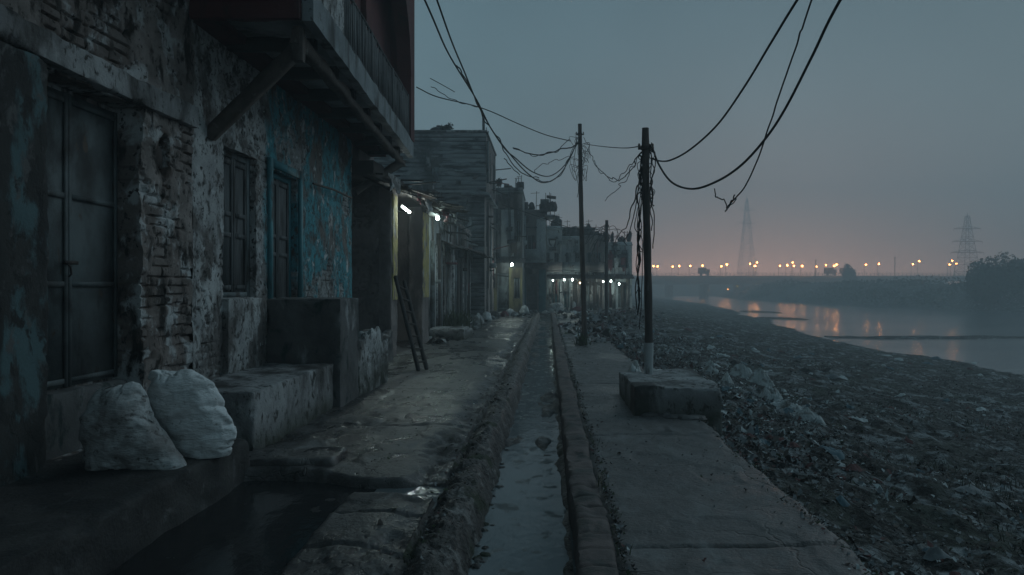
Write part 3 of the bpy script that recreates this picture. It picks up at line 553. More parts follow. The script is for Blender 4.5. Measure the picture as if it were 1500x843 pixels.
# ================================================================== ground: pavement, drain, kerb, footpath
def nonuni(a, b, d0, k, start=2.4):
    y, out = a, [a]
    while y < b: y += max(d0, abs(y-start)*k if y > start else d0*3); out.append(min(y, b))
    return np.array(out)
YS = nonuni(-3, 47.2, .022, .0085)
EDGE = lambda Y: -.98+.1*fbm(Y*.9, 0*Y, 0, 4, 91)+.05*fbm(Y*4, 0*Y, 0, 3, 92)
def pave(X, Y):
    z = .018*fbm(X*.9, Y*.6, 0, 4, 95)+.012*fbm(X*3, Y*3, 0, 4, 96)+.004*fbm(X*18, Y*14, 0, 3, 97)
    # slab joints
    j = 0*X; w = 0*X
    for k, yj in enumerate([3.55, 4.15, 4.78, 7.9, 10.6, 13.6, 17.1, 21.5, 26, 31]):
        dd = np.abs(Y-yj-.09*fbm(X*1.3, 0*X, k, 3, 98)-.02*fbm(X*9, 0*X, k, 3, 99)); c = 1-sst(.008, .03+.0006*yj, dd); j = np.maximum(j, c)
    w = np.maximum(w, j*.9); z = z-j*.022
    # sunken wet corner left of the slabs and the runnel across to the drain
    e1 = X-(-1.52+.06*fbm(Y*2, 0*Y, 0, 4, 101)); e2 = Y-(5.72+.16*fbm(X*1.4, 0*X, 0, 4, 102)+.25*sst(-1.6, -2.6, X))
    basin = sst(.05, -.05, e1)*sst(.04, -.05, e2)
    run = sst(.05, -.04, np.abs(Y-5.5-.1*fbm(X*2, 0*X, 0, 4, 104))-.19)*sst(-1.75, -1.6, X)
    bb = np.maximum(basin, run*.8); z = z*(1-.5*bb)-bb*(.13+.03*fbm(X*3, Y*3, 0, 3, 103)); w = np.maximum(w, bb)
    # broken, muddy right border
    g = X-EDGE(Y); crumble = sst(-.22, .02, g+.12*fbm(X*5, Y*5, 0, 4, 105)); z = z-crumble*(.05+.03*fbm(X*6, Y*6, 0, 3, 106)); 
    dirt = sst(.05, .3, fbm(X*.8, Y*.45, 0, 5, 107)-.0)
    # raised broken patches
    pt = sst(.12, .2, fbm(X*1.1, Y*.8, 3, 5, 108)); z = z+pt*.018
    p = np.clip(dirt*.5+crumble*.9, 0, 1)
    # dirt banked against the house walls
    z = z+.09*sst(-3.0, -3.75, X+.25*fbm(X*2, Y*2, 0, 3, 109))*sst(9, 12, Y)
    return z, np.clip(w, 0, 1), p
xs = np.concatenate([np.arange(-4.6, -3.2, .06), np.arange(-3.2, -.88, .022)])
A, B = np.meshgrid(xs, YS, indexing='ij'); Z, w, p = pave(A, B)
mb = MB(); mb.grid(np.stack([A, B, Z], -1), wear=w, paint=p)
# strip between pavement and drain: crevice, ragged stony ridge, bank down into the water
xb = np.arange(-.9, -.33, .016); A, B = np.meshgrid(xs[-1]+(xb-xb[0]), YS, indexing='ij')
mb2 = MB()
def bank(X, Y):
    wob = .05*fbm(Y*.8, 0*Y, 0, 4, 111)+.035*fbm(Y*4.5, 0*Y, 0, 3, 112); x = X-wob
    z = -.05+.035*np.exp(-((x+.7)/.085)**2)-.045*np.exp(-((x+.86)/.05)**2)
    z = z-.33*sst(-.61, -.43, x)
    rough_ = .5+.5*sst(40, 6, Y)
    st = np.abs(fbm(X*11, Y*8, 0, 4, 113)); z = z+rough_*(.045*fbm(X*6, Y*5, 0, 4, 114)-.05*st+.02)+.012*fbm(X*40, Y*30, 0, 3, 115)
    return z
Z = bank(A, B); t = sst(-.9, -.86, A); z0, _, _ = pave(A, B); Z = z0*(1-t)+Z*t
mb2.grid(np.stack([A, B, Z], -1))
kind(mb.build('pavement', M['pavement'], smooth=60), 'structure')
kind(mb2.build('drain_bank', M['mud'], smooth=60), 'structure')
xd = np.arange(-.5, .2, .035); A, B = np.meshgrid(xd, nonuni(-3, 47, .04, .01), indexing='ij')
Z = -.33+.06*fbm(A*4, B*2.2, 0, 5, 117)+.1*sst(.2, .45, fbm(A*2.3, B*1.1, 2, 4, 118))*sst(6, 8, B)+.09*sst(.06, .16, A+.05*fbm(B*3, 0*B, 0, 3, 119))
mb = MB(); mb.grid(np.stack([A, B, Z], -1)); kind(mb.build('drain_bed', M['mud'], smooth=60), 'structure')
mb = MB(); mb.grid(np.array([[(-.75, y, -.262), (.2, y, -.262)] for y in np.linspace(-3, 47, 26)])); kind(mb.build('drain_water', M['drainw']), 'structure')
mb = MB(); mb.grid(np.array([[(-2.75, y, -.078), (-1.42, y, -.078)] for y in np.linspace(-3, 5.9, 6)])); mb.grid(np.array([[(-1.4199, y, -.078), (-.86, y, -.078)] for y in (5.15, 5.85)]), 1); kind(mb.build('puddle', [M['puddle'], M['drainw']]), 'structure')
# kerb of bricks
YK = nonuni(-3, 44, .02, .008)
prof = [(.17, -.5), (.172, -.3), (.168, -.12), (.172, -.02), (.185, .012), (.23, .022), (.29, .024), (.35, .022), (.385, .016), (.4, .002), (.404, -.03), (.404, -.3)]
prof = np.array([p for a, b in zip(prof[:-1], prof[1:]) for p in (a, ((a[0]+b[0])/2, (a[1]+b[1])/2))]+[prof[-1]])
A = np.repeat(prof[:, 0][None], len(YK), 0); Z = np.repeat(prof[:, 1][None], len(YK), 0); B = np.repeat(YK[:, None], len(prof), 1)
jn = np.abs(((B+.03*vn(B*.7, 0*B, 0, 3))/.26) % 1-.5); j = sst(.44, .49, jn)
bid = np.floor(B/.26+.5); dn = vn(bid+.5, bid*0, 0, 121)
nz = .022*fbm(A*9, B*5, Z*9, 4, 122)
wobx = .025*fbm(B*.5, 0*B, 0, 3, 123)+.01*dn
P = np.stack([A+wobx+nz*(A < .3)-nz*(A > .35), B, Z+np.where(Z > -.05, .008*dn-.014*j+nz*.9-.03*sst(.2, .45, fbm(B*1.7, A*3, 0, 3, 125)), 0)], -1)
mb = MB(); mb.grid(P, flip=True, wear=j*.35); kind(mb.build('kerb', M['kerb'], smooth=60), 'structure')
# footpath
PR = lambda Y: 1.85+.05*fbm(Y*.6, 0*Y, 0, 3, 131)+.055*fbm(Y*2.6, 0*Y, 0, 4, 132)-.08*sst(14, 24, Y)
sx = np.linspace(0, 1, 62); A, B = np.meshgrid(sx, nonuni(-3, 42, .024, .009), indexing='ij')
X = .395+(PR(B)-.395)*A
Z = .008+.014*fbm(X*.8, B*.6, 0, 4, 133)+.007*fbm(X*4, B*3, 0, 4, 134)+.003*fbm(X*20, B*16, 0, 3, 135)
w = 0*X
for k, yj in enumerate([3.2, 4.2, 7.35, 11.2, 15, 19.4, 24, 30]):
    dd = np.abs(B-yj-.05*fbm(X*1.1, 0*X, k, 4, 136)-.05*(X-1)-.015*fbm(X*11, 0*X, k, 3, 137)); c = 1-sst(.006, .028+.0006*yj, dd); w = np.maximum(w, c)
Z -= w*.02
edg = sst(.9, 1.0, A+.12*fbm(X*3, B*3, 0, 4, 138)-.04); Z -= edg*.03; cr = sst(.05, 0, A+.03*fbm(B*5, X*5, 0, 3, 139)); Z -= cr*.03; w = np.maximum(w, cr*.9)
patch = sst(.1, .16, fbm(X*.9, B*.7, 5, 5, 140)); Z -= patch*.012
mb = MB(); mb.grid(np.stack([X, B, Z], -1), wear=w)
e = np.stack([X[-1], B[-1], Z[-1]], -1); mb.grid(np.stack([e, e+np.array([.03, 0, -.1]), e+np.array([.02, 0, -.6])]))
kind(mb.build('footpath', M['path'], smooth=60), 'structure')
# ------------------------------------------------------------------ river bank and all the land beyond
def pl(Y, pts): return np.interp(Y, [p[0] for p in pts], [p[1] for p in pts])
XE = lambda Y: pl(Y, [(-20, 1.9), (20, 1.85), (28, 2.1), (36, 3.2), (44, 6.2), (60, 7.5), (420, 30)])
XL = lambda Y: pl(Y, [(-20, 17), (20, 20.2), (31, 21.8), (44, 22.3), (58, 22.8), (90, 28), (137, 35), (195, 38.4), (420, 60)])+1.3*fbm(Y*.11, 0*Y, 0, 4, 151)*(.5+Y*.012)
XR = lambda Y: pl(Y, [(-20, 84), (31, 76), (102, 71), (140, 65), (178, 60), (215, 60), (260, 66), (300, 72), (420, 90)])+2*fbm(Y*.07, 0*Y, 0, 4, 152)
def land(X, Y):
    xe, xl, xr = XE(Y), XL(Y), XR(Y)
    t = np.clip((X-xe)/np.maximum(xl-xe, 1), 0, 1)
    d = X-xe
    z = -.1-.12*sst(0, .2, d)-.14*sst(0, 1.2, d)-2.2*t**.95
    z = np.where(d > 0, z+(.16*fbm(X*.35, Y*.3, 0, 4, 153)+.13*fbm(X*1.6, Y*1.4, 0, 4, 154)+.07*fbm(X*5, Y*4, 0, 4, 155)*sst(60, 25, Y))*sst(0, .8, d)*sst(1.03, .93, t)+.05*fbm(X*1.2, Y*1.2, 0, 4, 156)*sst(.8, 1, t), z)
    riv = (X > xl) & (X < xr)
    zr = -2.55-.5*sst(0, 3, X-xl)*sst(0, 3, xr-X)
    # sandbars just above the water
    by = 55.5+.3*fbm(X*.12, 0*X, 0, 3, 161)*6-.12*(X-22)
    bar = sst(1.0, .2, np.abs(Y-by)/(2.2+1.3*fbm(X*.25, 0*X, 0, 3, 162)))*sst(54, 40, X+3*fbm(X*.2, Y*.5, 0, 3, 168))*(.62+.8*fbm(X*.16, Y*.4, 0, 4, 169)+.1)
    by2 = 108+.0*X; bar2 = sst(1, .2, np.abs(Y-by2+1.2*(X-34))/2.2)*sst(37, 35, X); bar3 = sst(1, .2, np.abs(Y-86+.8*(X-30))/1.6)*sst(33, 31, X)
    zr = np.maximum(zr, -2.6+.3*np.maximum(np.maximum(bar, bar2), bar3)+.03*fbm(X*1.5, Y*1.5, 0, 3, 163))
    z = np.where(riv, zr, z)
    f = X-xr; far = f > 0
    zf = -2.5+sst(0, 14, f)*(4.4+.9*fbm(X*.05, Y*.05, 0, 4, 164))+.35*fbm(X*.3, Y*.3, 0, 3, 165)*sst(0, 4, f)
    z = np.where(far & (X > xl), zf, z)
    z = np.where(Y > 285, np.maximum(z, -2.9+5.6*sst(287, 345, Y)*(1+.2*fbm(X*.02, Y*.02, 0, 4, 166))), z)
    z = np.where((X < 1.66) & (Y < 46.5), -.62, z); z = np.where((X >= 1.66) & (X < xe), -.05-.57*sst(1.8, 1.68, X)*(Y < 46.5)+.03*fbm(X*2, Y*2, 0, 3, 167), z)
    return z
def merge(*a): return np.unique(np.round(np.concatenate(a), 4))
gx = merge(np.arange(-60, 1.6, 4), np.arange(1.6, 9, .07), np.arange(9, 25, .14), np.arange(25, 60, .6), np.arange(60, 120, 1.6), np.arange(120, 360, 6))
gy = merge(np.arange(-12, 1.5, .8), nonuni(1.5, 60, .05, .0085, 1.5), nonuni(60, 225, .55, .0085, 0), np.arange(226, 411, 4))
A, B = np.meshgrid(gx, gy, indexing='ij'); Z = land(A, B)
mb = MB(); mb.grid(np.stack([A, B, Z], -1)); kind(mb.build('ground', M['soil'], smooth=180), 'structure')
mb = MB(); mb.grid(np.array([[(x, y, -2.5) for x in np.linspace(15, 110, 12)] for y in np.linspace(-12, 312, 14)]), flip=True); kind(mb.build('river', M['river']), 'structure')
def onland(px, py):
    for Y in np.arange(2.2, 250, .02):
        q = pix(px, py, Y)
        if q[2] <= float(land(np.array(q[0]), np.array(Y))): return q
    return q
# ------------------------------------------------------------------ litter on the bank, one uncountable mass
def litter(name, N, seed, sampler, smin, smax, probs, parent=None, zfn=None, lift=.012, tilt=.35):
    r = np.random.default_rng(seed); XY = sampler(r, N); n = len(XY)
    s = smin+(smax-smin)*r.random(n)**2.6
    asp = .35+.65*r.random(n); yaw = r.random(n)*6.283; tx = r.normal(0, tilt, n); ty = r.normal(0, tilt, n)
    u = np.array([-1, -.33, .33, 1.]); A, B = np.meshgrid(u, u[[0, 3]], indexing='ij')
    A3 = np.repeat(A.ravel()[None], n, 0); B3 = np.repeat(B.ravel()[None], n, 0)
    a = A3*s[:, None]*(1+.35*r.normal(size=A3.shape)*.7); b = B3*(s*asp)[:, None]*(1+.3*r.normal(size=A3.shape)); c = s[:, None]*.38*r.normal(size=A3.shape)
    z = c+a*tx[:, None]+b*ty[:, None]
    x = a*np.cos(yaw)[:, None]-b*np.sin(yaw)[:, None]; y = a*np.sin(yaw)[:, None]+b*np.cos(yaw)[:, None]
    X = XY[:, 0:1]+x; Y = XY[:, 1:2]+y; zz = zfn(XY[:, 0], XY[:, 1])+lift+.3*s
    P = np.stack([X, Y, zz[:, None]+z], -1)
    base = np.arange(n)[:, None, None]*8; q = np.array([[0, 2, 3, 1], [2, 4, 5, 3], [4, 6, 7, 5]])[None]+base
    patch = fbm(XY[:, 0]*.45, XY[:, 1]*.3, 0, 4, seed+3); pr = np.array(probs)/np.sum(probs)
    mi = r.choice(len(pr), n, p=pr); keep = ~((np.isin(mi, (3, 6))) & (patch < -.06+.16*r.random(n)))
    mi = np.where(keep, mi, r.choice([0, 1, 2], n)); 
    mb = MB(); mb.V.append(P.reshape(-1, 3)); mb.A.append(np.zeros((n*8, 2))); mb.n = n*8
    for k in range(len(pr)):
        if (mi == k).any(): mb.Q.append((q[mi == k].reshape(-1, 4), k))
    return mb.build(name, LIT, smooth=None)
def samp_bank(r, N):
    Y = 2.6*np.exp(r.random(N)*math.log(62/2.6)); X = XE(Y)+.02+(r.random(N)**1.15)*np.minimum(XL(Y)-XE(Y)+.3, .95*Y+1.5)
    dn = fbm(X*.5, Y*.35, 0, 3, 171); k = r.random(N) < .55+.9*dn
    return np.stack([X, Y], -1)[k]
o = litter('litter', 120000, 5, samp_bank, .005, .03, [18, 20, 30, 24, 4, 5, 6], zfn=land); kind(o, 'stuff', 'dense scatter of dark and pale rubbish over the sloping river bank', 'litter')
def samp_near(r, N):
    Y = 6.5+r.random(N)**.8*24; X = XE(Y)+.05+np.abs(r.normal(0, 1, N))*(.8+.05*Y); return np.stack([X, Y], -1)
o = litter('plastic_litter', 11000, 9, samp_near, .01, .05, [10, 8, 20, 42, 9, 3, 8], zfn=land, tilt=.55); kind(o, 'stuff', 'crumpled pale plastic and rags along the footpath edge', 'litter')
def samp_curb(r, N):
    Y = 2.6*np.exp(r.random(N)*math.log(40/2.6)); w = r.choice(4, N, p=[.25, .2, .3, .25])
    X = np.select([w == 0, w == 1, w == 2, w == 3], [.42+np.abs(r.normal(0, .04, N)), PR(Y)-np.abs(r.normal(0, .05, N)), -.85+r.normal(0, .1, N), np.where(Y > 9, -2.75-np.abs(r.normal(0, .35, N)), -1.9)])
    k = ~((w == 3) & (Y < 11.8)); return np.stack([X, Y], -1)[k]
def zcurb(X, Y): return np.where(X > .39, .015, np.where(X < -1, pave(X, Y)[0], bank(X, Y)))
o = litter('grit', 6000, 13, samp_curb, .004, .018, [30, 25, 22, 6, 3, 14, 1], zfn=zcurb, lift=.004); kind(o, 'stuff', 'small stones, leaves and scraps in the gutters and along the walls', 'grit')
def samp_path(r, N):
    Y = 2.6*np.exp(r.random(N)*math.log(40/2.6)); X = np.where(r.random(N) < .5, r.uniform(.42, 1.8, N), r.uniform(-2.6, -1, N)); d = fbm(X*1.4, Y*.8, 0, 4, 183); k = (r.random(N) < .25+1.6*d) & ~((X < 0) & (Y < 5.9)); return np.stack([X, Y], -1)[k]
o = litter('scattered_grit', 5200, 23, samp_path, .003, .014, [30, 26, 24, 8, 3, 10, 1], zfn=lambda X, Y: np.where(X > 0, .014, pave(X, Y)[0]), lift=.003); kind(o, 'stuff', 'small grit and leaf scraps lying on the lane and the footpath', 'grit')
# clods and stones along the drain bank and bank edge
mb = MB(); r = np.random.default_rng(21)
for i in range(380):
    Y = 2.8*math.exp(r.random()*math.log(30/2.8))
    if i % 3 == 0: X = -.72+r.normal(0, .07); z = float(bank(np.array(X), np.array(Y)))
    elif i % 3 == 1: X = -.5+r.normal(0, .05); z = -.27
    else: X = XE(np.array(Y))+abs(r.normal(0, 1.2))+.1; z = float(land(np.array(X), np.array(Y)))
    s = .012+.035*r.random()**2; mb.lump((X, Y, z), (s, s*(.7+.6*r.random()), s*.6), 6, .3, i)
kind(mb.build('stones', M['mud'], smooth=60), 'stuff', 'dark stones and clods along the drain and the bank', 'stones')
# weeds
def tuft(mb, c, n, h, spread, seed):
    r = np.random.default_rng(seed)
    for i in range(n):
        a = r.random()*6.283; o = np.array([r.normal(0, spread), r.normal(0, spread), 0]); l = h*(.5+.7*r.random()); d = np.array([math.cos(a), math.sin(a), 0]); s = np.array([-d[1], d[0], 0])*l*.045
        b = np.array(c)+o; p1 = b+d*l*.18+np.array([0, 0, l*.6]); p2 = b+d*l*.5+np.array([0, 0, l])
        mb.add([b-s, b+s, p1-s*.8, p1+s*.8, p2], [(0, 1, 3, 2), (2, 3, 4)])
mb = MB(); r = np.random.default_rng(31)
for i in range(90):
    Y = 4*math.exp(r.random()*math.log(34/4)); X = .425+abs(r.normal(0, .02)) if i % 2 else -.84+r.normal(0, .06)
    tuft(mb, (X, Y, -.01 if i % 2 else -.09), 7, .035+.04*r.random(), .03, i)
kind(mb.build('weeds', M['grass']), 'stuff', 'low weeds growing in the joint beside the drain kerb', 'weeds')
def weed(c, n, h, sp, seed, label, cat='plant'):
    mb = MB(); tuft(mb, c, n, h, sp, seed); tag(mb.build('weed', M['grass'], loc=np.array(c)), label, cat)
q = pix(855, 505, 18.8); weed((q[0]-.05, 18.7, 0), 70, .34, .12, 1, 'green weed clump at the foot of the tall leaning pole')
q = pix(660, 492, 24); weed((-3.35, 24, 0), 120, .75, .28, 2, 'green weeds by the shopfronts past the stone steps')
weed((-3.3, 26.2, 0), 80, .55, .22, 3, 'darker weed patch farther along the shopfronts')
# ================================================================== pole block, poles, wires
def blockf(V):
    V[:, 2] += .03*vn(V[:, 0]*2.5, V[:, 1]*2.5, 0, 7)*(V[:, 2] > .1); return V
mb = MB(); mb.rough((1.05, 8.35, -.55), (2.14, 10.1, .365), .025, .03, .012, 61, fn=blockf); tag(mb.build('concrete_plinth', M['concrete'], smooth=50), 'rough concrete block on the footpath edge carrying the near pole', 'plinth')
mb = MB()
for k in range(7):
    mb.lump((1.25+.085*k, 8.3-.03*k+.1*random.random(), .02), (.1+.05*random.random(), .06, .04), 7, .3, 200+k)
kind(mb.build('broken_mortar', M['path'], smooth=60), 'stuff', 'broken mortar along the foot of the pole block', 'rubble')
def pole(label, px, yb, yt, Y, zb, r0, r1, lean, band, name='utility_pole', seed=0):
    b = pix(px, yb, Y); zt = (HY-yt)/F*Y+EYE; b[2] = zb
    t = thing(name, label, 'pole', b, 'bare utility poles with tangled wires')
    n = 40; zz = np.linspace(zb-.1, zt, n); s = (zz-zb)/(zt-zb)
    P = np.stack([b[0]+lean*s+.015*np.sin(s*4+seed), Y+0*s, zz], -1)
    R = r0+(r1-r0)*s+.003*np.sin(zz*9+seed)
    cut = zb+band
    mb = MB(); k = zz >= cut-.05 if band else zz > -99; mb.tube(P[k], R[k], 14); mb.build('shaft', M['pole'], t, smooth=50)
    if band:
        k = zz <= cut+.06; mb = MB(); mb.tube(P[k], R[k]+.006, 14); mb.build('painted_band', M['whiteband'], t, smooth=50)
    top = P[-1]
    mb = MB()
    for dz in (.28,): mb.lathe([(0, -.03), (R[-1]+.012, -.03), (R[-1]+.014, .03), (0, .03)], (top[0], Y, zt-dz), 12)
    mb.build('clamp', M['iron'], t); mb = MB(); mb.tube([(top[0]-.11, Y-.05, zt-.3), (top[0]+.11, Y-.05, zt-.3)], .016, 6)
    mb.build('bracket', M['iron'], t)
    for sx in (-1, 1):
        mb = MB(); mb.lathe([(0, 0), (.018, 0), (.02, .012), (.011, .02), (.018, .03), (.014, .05), (.006, .06), (0, .06)], (top[0]+sx*.095, Y-.05, zt-.285), 10); mb.build('insulator', M['ceramic'], t, smooth=50)
    return top
T1 = pole('near utility pole with a white painted base band, set on the concrete block', 949, 548, 188, 9.62, .36, .058, .05, -.02, .47, seed=1)
T2 = pole('tall slightly leaning pole standing on the footpath behind the near pole', 856, 505, 182, 18.8, 0, .075, .055, -.12, 0, seed=2)
T3 = pole('short distant pole on the bank in front of the far houses', 888.5, 466, 323, 35, -.15, .1, .08, 0, 0, seed=3)
ncab = 0
def cable(pts, r, label, n=12, jit=0., group=None, seed=0):
    P = spline([pix(*p) if not isinstance(p, np.ndarray) else p for p in pts], n)
    if jit:
        s = np.arange(len(P))*.23; P = P+jit*np.stack([vn(s, s*0, seed, 1), vn(s, s*0, seed, 2), vn(s, s*0, seed, 3)], -1)
    mb = MB(); mb.tube(P, r, 6); o = mb.build('cable', M['cable'], smooth=180); tag(o, label, 'cable', group or 'black wires strung between the poles and houses'); return o
# left pair
cable([(470, -330, 5.6), (622, 0, 8.5), (655, 75, 10), (685, 125, 11.2), (700, 150, 11.9), (722, 193, 13), (752, 232, 14.3), (775, 256, 15.4), (797, 268, 16.6), (820, 256, 17.7), (838, 226, 18.5), (846, 202, 18.72)], .0135, 'heavy sagging cable from the upper left, the left one of the pair')
cable([(525, -330, 5.8), (640, 0, 8.7), (662, 62, 10), (680, 105, 11), (700, 153, 12), (722, 193, 13), (741, 220, 13.8), (754, 231, 14.3), (780, 252, 15.5), (806, 258, 17), (829, 240, 18), (846, 208, 18.7)], .013, 'heavy sagging cable from the upper left, the right one of the pair')
cable([(668, 96, 10.6), (684, 118, 11.3), (697, 143, 11.9), (712, 178, 12.6), (730, 205, 13.4), (742, 226, 14), (765, 254, 15), (790, 262, 16.3)], .011, 'thin wire twisted around the heavy left pair', jit=.03)
cable([(738, 232, 13.9), (748, 243, 14.3), (762, 256, 14.9)], .01, 'short loose wire end below the heavy left pair', jit=.02)
cable([(610, 128, 14), (640, 142, 14.6), (690, 154, 15.4), (720, 164, 16), (760, 182, 17), (800, 198, 18), (836, 207, 18.7)], .012, 'single thin wire from the red house to the tall pole')
cable([(630, 115, 14.1), (645, 123, 14.3), (666, 135, 14.6)], .008, 'short stray wire in the sky beside the red house')
cable([(631, 127, 14.2), (650, 139, 14.5), (672, 148, 14.9), (700, 156, 15.6)], .008, 'wispy wire hugging the thin wire by the red house', jit=.03)
cable([(751, 218, 19.4), (770, 225, 19.3), (800, 226, 19.1), (825, 220, 19), (846, 212, 18.75)], .016, 'slack bundle reaching the tall pole from the left', jit=.05, seed=3)
cable([(751, 218, 19.4), (780, 228, 19.2), (812, 224, 19), (835, 206, 18.8)], .01, 'thin slack wire below the bundle at the tall pole', jit=.05, seed=4)
cable([(780, 250, 17), (800, 240, 18), (818, 236, 18.5), (842, 228, 18.8)], .008, 'frayed wire crossing left of the tall pole', jit=.06, seed=5)
cable([(783, 262, 16.2), (800, 268, 17), (818, 258, 17.8), (832, 236, 18.4), (841, 214, 18.7)], .01, 'low hanging loop on the left of the tall pole', jit=.04, seed=6)
cable([(855, 211, 18.7), (875, 214, 16), (900, 216.5, 13.5), (920, 217, 11.5), (941, 214, 9.65)], .009, 'taut wire from the tall pole to the near pole')
cable([(856, 203, 18.7), (864, 217, 17.5), (868, 234, 16.5), (880, 250, 15), (895, 261, 13.5), (908, 263, 12.3), (922, 252, 11), (932, 234, 10.2), (941, 216, 9.66)], .008, 'deep slack loop between the tall pole and the near pole', jit=.03, seed=7)
cable([(868, 236, 16.4), (884, 256, 14.6), (898, 265, 13.2), (914, 256, 11.7), (930, 238, 10.3), (941, 222, 9.67)], .007, 'second slack loop between the tall pole and the near pole', jit=.04, seed=8)
cable([(884, 292, 13.5), (900, 280, 12.6), (912, 266, 11.6), (926, 246, 10.5), (938, 226, 9.7)], .006, 'broken wire trailing down from the loops to the near pole', jit=.04, seed=9)
for k, (x, yy, dpt) in enumerate([(845, 290, 18.6), (860, 240, 18.7), (866, 232, 18.7)]):
    cable([(850, 200+5*k, 18.7), (843+k*8, 215, 18.6), (x, yy, dpt)], .007, ('limp wire dangling down the left of the tall pole', 'short limp wire on the right of the tall pole', 'curled wire end at the right of the tall pole')[k], jit=.06, seed=10+k)
# wires that hang from the near pole
cable([(941, 222, 9.6), (938, 250, 9.9), (930, 285, 11), (918, 325, 14), (908, 345, 19), (898, 356, 28), (891, 340, 34.8)], .012, 'long wire sagging from the near pole to the short far pole', jit=.04, seed=14)
cable([(942, 232, 9.6), (939, 262, 9.8), (931, 305, 10.6), (921, 340, 12), (914, 355, 13)], .008, 'second long wire drooping left of the near pole', jit=.03, seed=15)
for k in range(5):
    x0, x1, yb = [(941, 938, 330), (940, 935, 455), (941, 934, 440), (942, 939, 480), (940, 932, 395)][k]
    cable([(x0, 225+6*k, 9.6), (x0-1.5, 270, 9.62), (x1+2*math.sin(k*2), 320, 9.64), (x1-1, 370, 9.66), (x1+math.sin(k), yb, 9.66)], .006+.002*(k == 1), ('shortest limp wire hanging beside the near pole', 'thick ragged strand hanging beside the near pole', 'thin strand hanging left of the near pole', 'long strand reaching low beside the near pole', 'outermost thin strand left of the near pole')[k], jit=.045, seed=20+k)
mb = MB()
for k in range(9):
    y0 = 300+k*17; a = pix(936+2*math.sin(k*1.7), y0, 9.62); b = pix(936+2.5*math.sin(k*2.1+1), y0+26, 9.62); mb.tube([a, (a+b)/2+np.array([random.uniform(-.02, .02), 0, 0]), b], [.008, .013+.007*(k % 3 == 1), .006], 5)
tag(mb.build('rag_bundle', M['cable'], smooth=60), 'black rag and wire tangle dangling left of the near pole', 'tangle')
for k in range(3):
    x1, yb = [(957, 365), (955, 340), (959, 300)][k]
    cable([(953, 212, 9.6), (957+k*.5, 235, 9.6), (955, 262+6*k, 9.6), (x1-1, 300, 9.6), (x1, yb, 9.6)], .008, ('frayed wire hanging down the right of the near pole', 'thin wire close against the right of the near pole', 'short wire hanging at the upper right of the near pole')[k], jit=.03, seed=30+k)
mb = MB()
for k in range(26):
    a = random.random()*6.28; z = T1[2]-.2-random.random()*.75; c = np.array([T1[0], T1[1], z]); d = np.array([math.cos(a), math.sin(a)*.6, 0])
    mb.tube(spline([c+d*.05, c+d*(.08+.07*random.random())+np.array([0, 0, -.06]), c+d*.06+np.array([0, 0, -.12-.12*random.random()]), c+d*.04+np.array([0, 0, -.05])], 5), .005, 4)
tag(mb.build('wire_tangle', M['cable']), 'tight tangle of wire ends wound round the near pole top', 'tangle')
mb = MB()
for k in range(24):
    a = random.random()*6.28; z = T2[2]-.25-random.random()*1.1; c = np.array([T2[0]+.02, T2[1], z]); d = np.array([math.cos(a), math.sin(a)*.6, 0])
    mb.tube(spline([c+d*.06, c+d*(.14+.2*random.random())+np.array([0, 0, .03]), c+d*.16+np.array([0, 0, -.2-.2*random.random()]), c+d*.05+np.array([0, 0, -.1])], 5), .006, 4)
tag(mb.build('wire_tangle', M['cable']), 'looser tangle of wire loops round the tall pole top', 'tangle')
mb = MB()
for k in range(22):
    a = random.random()*6.28; z = T3[2]-.25-random.random()*.9; c = np.array([T3[0], T3[1], z]); d = np.array([math.cos(a), math.sin(a)*.5, 0]); l = .3+random.random()*.9
    mb.tube(spline([c+d*.08, c+d*l*.6+np.array([0, 0, .05]), c+d*l+np.array([0, 0, -.3-.5*random.random()])], 5), .013, 4)
tag(mb.build('wire_tangle', M['cable']), 'bushy tangle of wires round the short far pole top', 'tangle')
# right hand cables overhead
cable([(1500, -640, 3.1), (1290, -190, 4.2), (1168, 0, 5.2), (1130, 62, 5.8), (1090, 128, 6.6), (1050, 184, 7.5), (1010, 220, 8.4), (982, 235, 9), (965, 236, 9.4), (955, 232, 9.6)], .0115, 'sagging black cable at the right of the near pole, upper one')
cable([(1600, -640, 3.1), (1370, -230, 4.2), (1231, 0, 5.2), (1190, 82, 5.8), (1150, 160, 6.4), (1120, 205, 6.9), (1085, 243, 7.4), (1050, 266, 8), (1015, 277, 8.4), (985, 268, 8.9), (966, 243, 9.4), (955, 215, 9.6)], .0135, 'thickest cable sagging lowest to the right of the near pole')
cable([(1330, -420, 3.6), (1188, 0, 5.2), (1170, 56, 5.5), (1150, 115, 5.8), (1131, 172, 6.1), (1112, 228, 6.35), (1092, 272, 6.6), (1067, 302, 6.8)], .0075, 'thin cable ending in frayed tips in the sky at the right', jit=.005, seed=40)
cable([(1045, 277, 6.7), (1050, 290, 6.75), (1058, 292, 6.8), (1066, 303, 6.8), (1078, 290, 6.8)], .006, 'frayed cable tips at the end of the thin right cable', jit=.015, seed=41)
cable([(1061, 309, 6.8), (1068, 302, 6.8), (1073, 294, 6.8), (1077, 285, 6.8)], .007, 'short twig like frayed end below the thin right cable', jit=.012, seed=42)
cable([(735, 300, 38), (790, 318, 37), (840, 335, 36), (882, 337, 35)], .018, 'faint far wire from the terrace house to the short pole')
cable([(800, 330, 45), (850, 342, 42), (886, 332, 35.1)], .014, 'faint far wire over the row of houses')
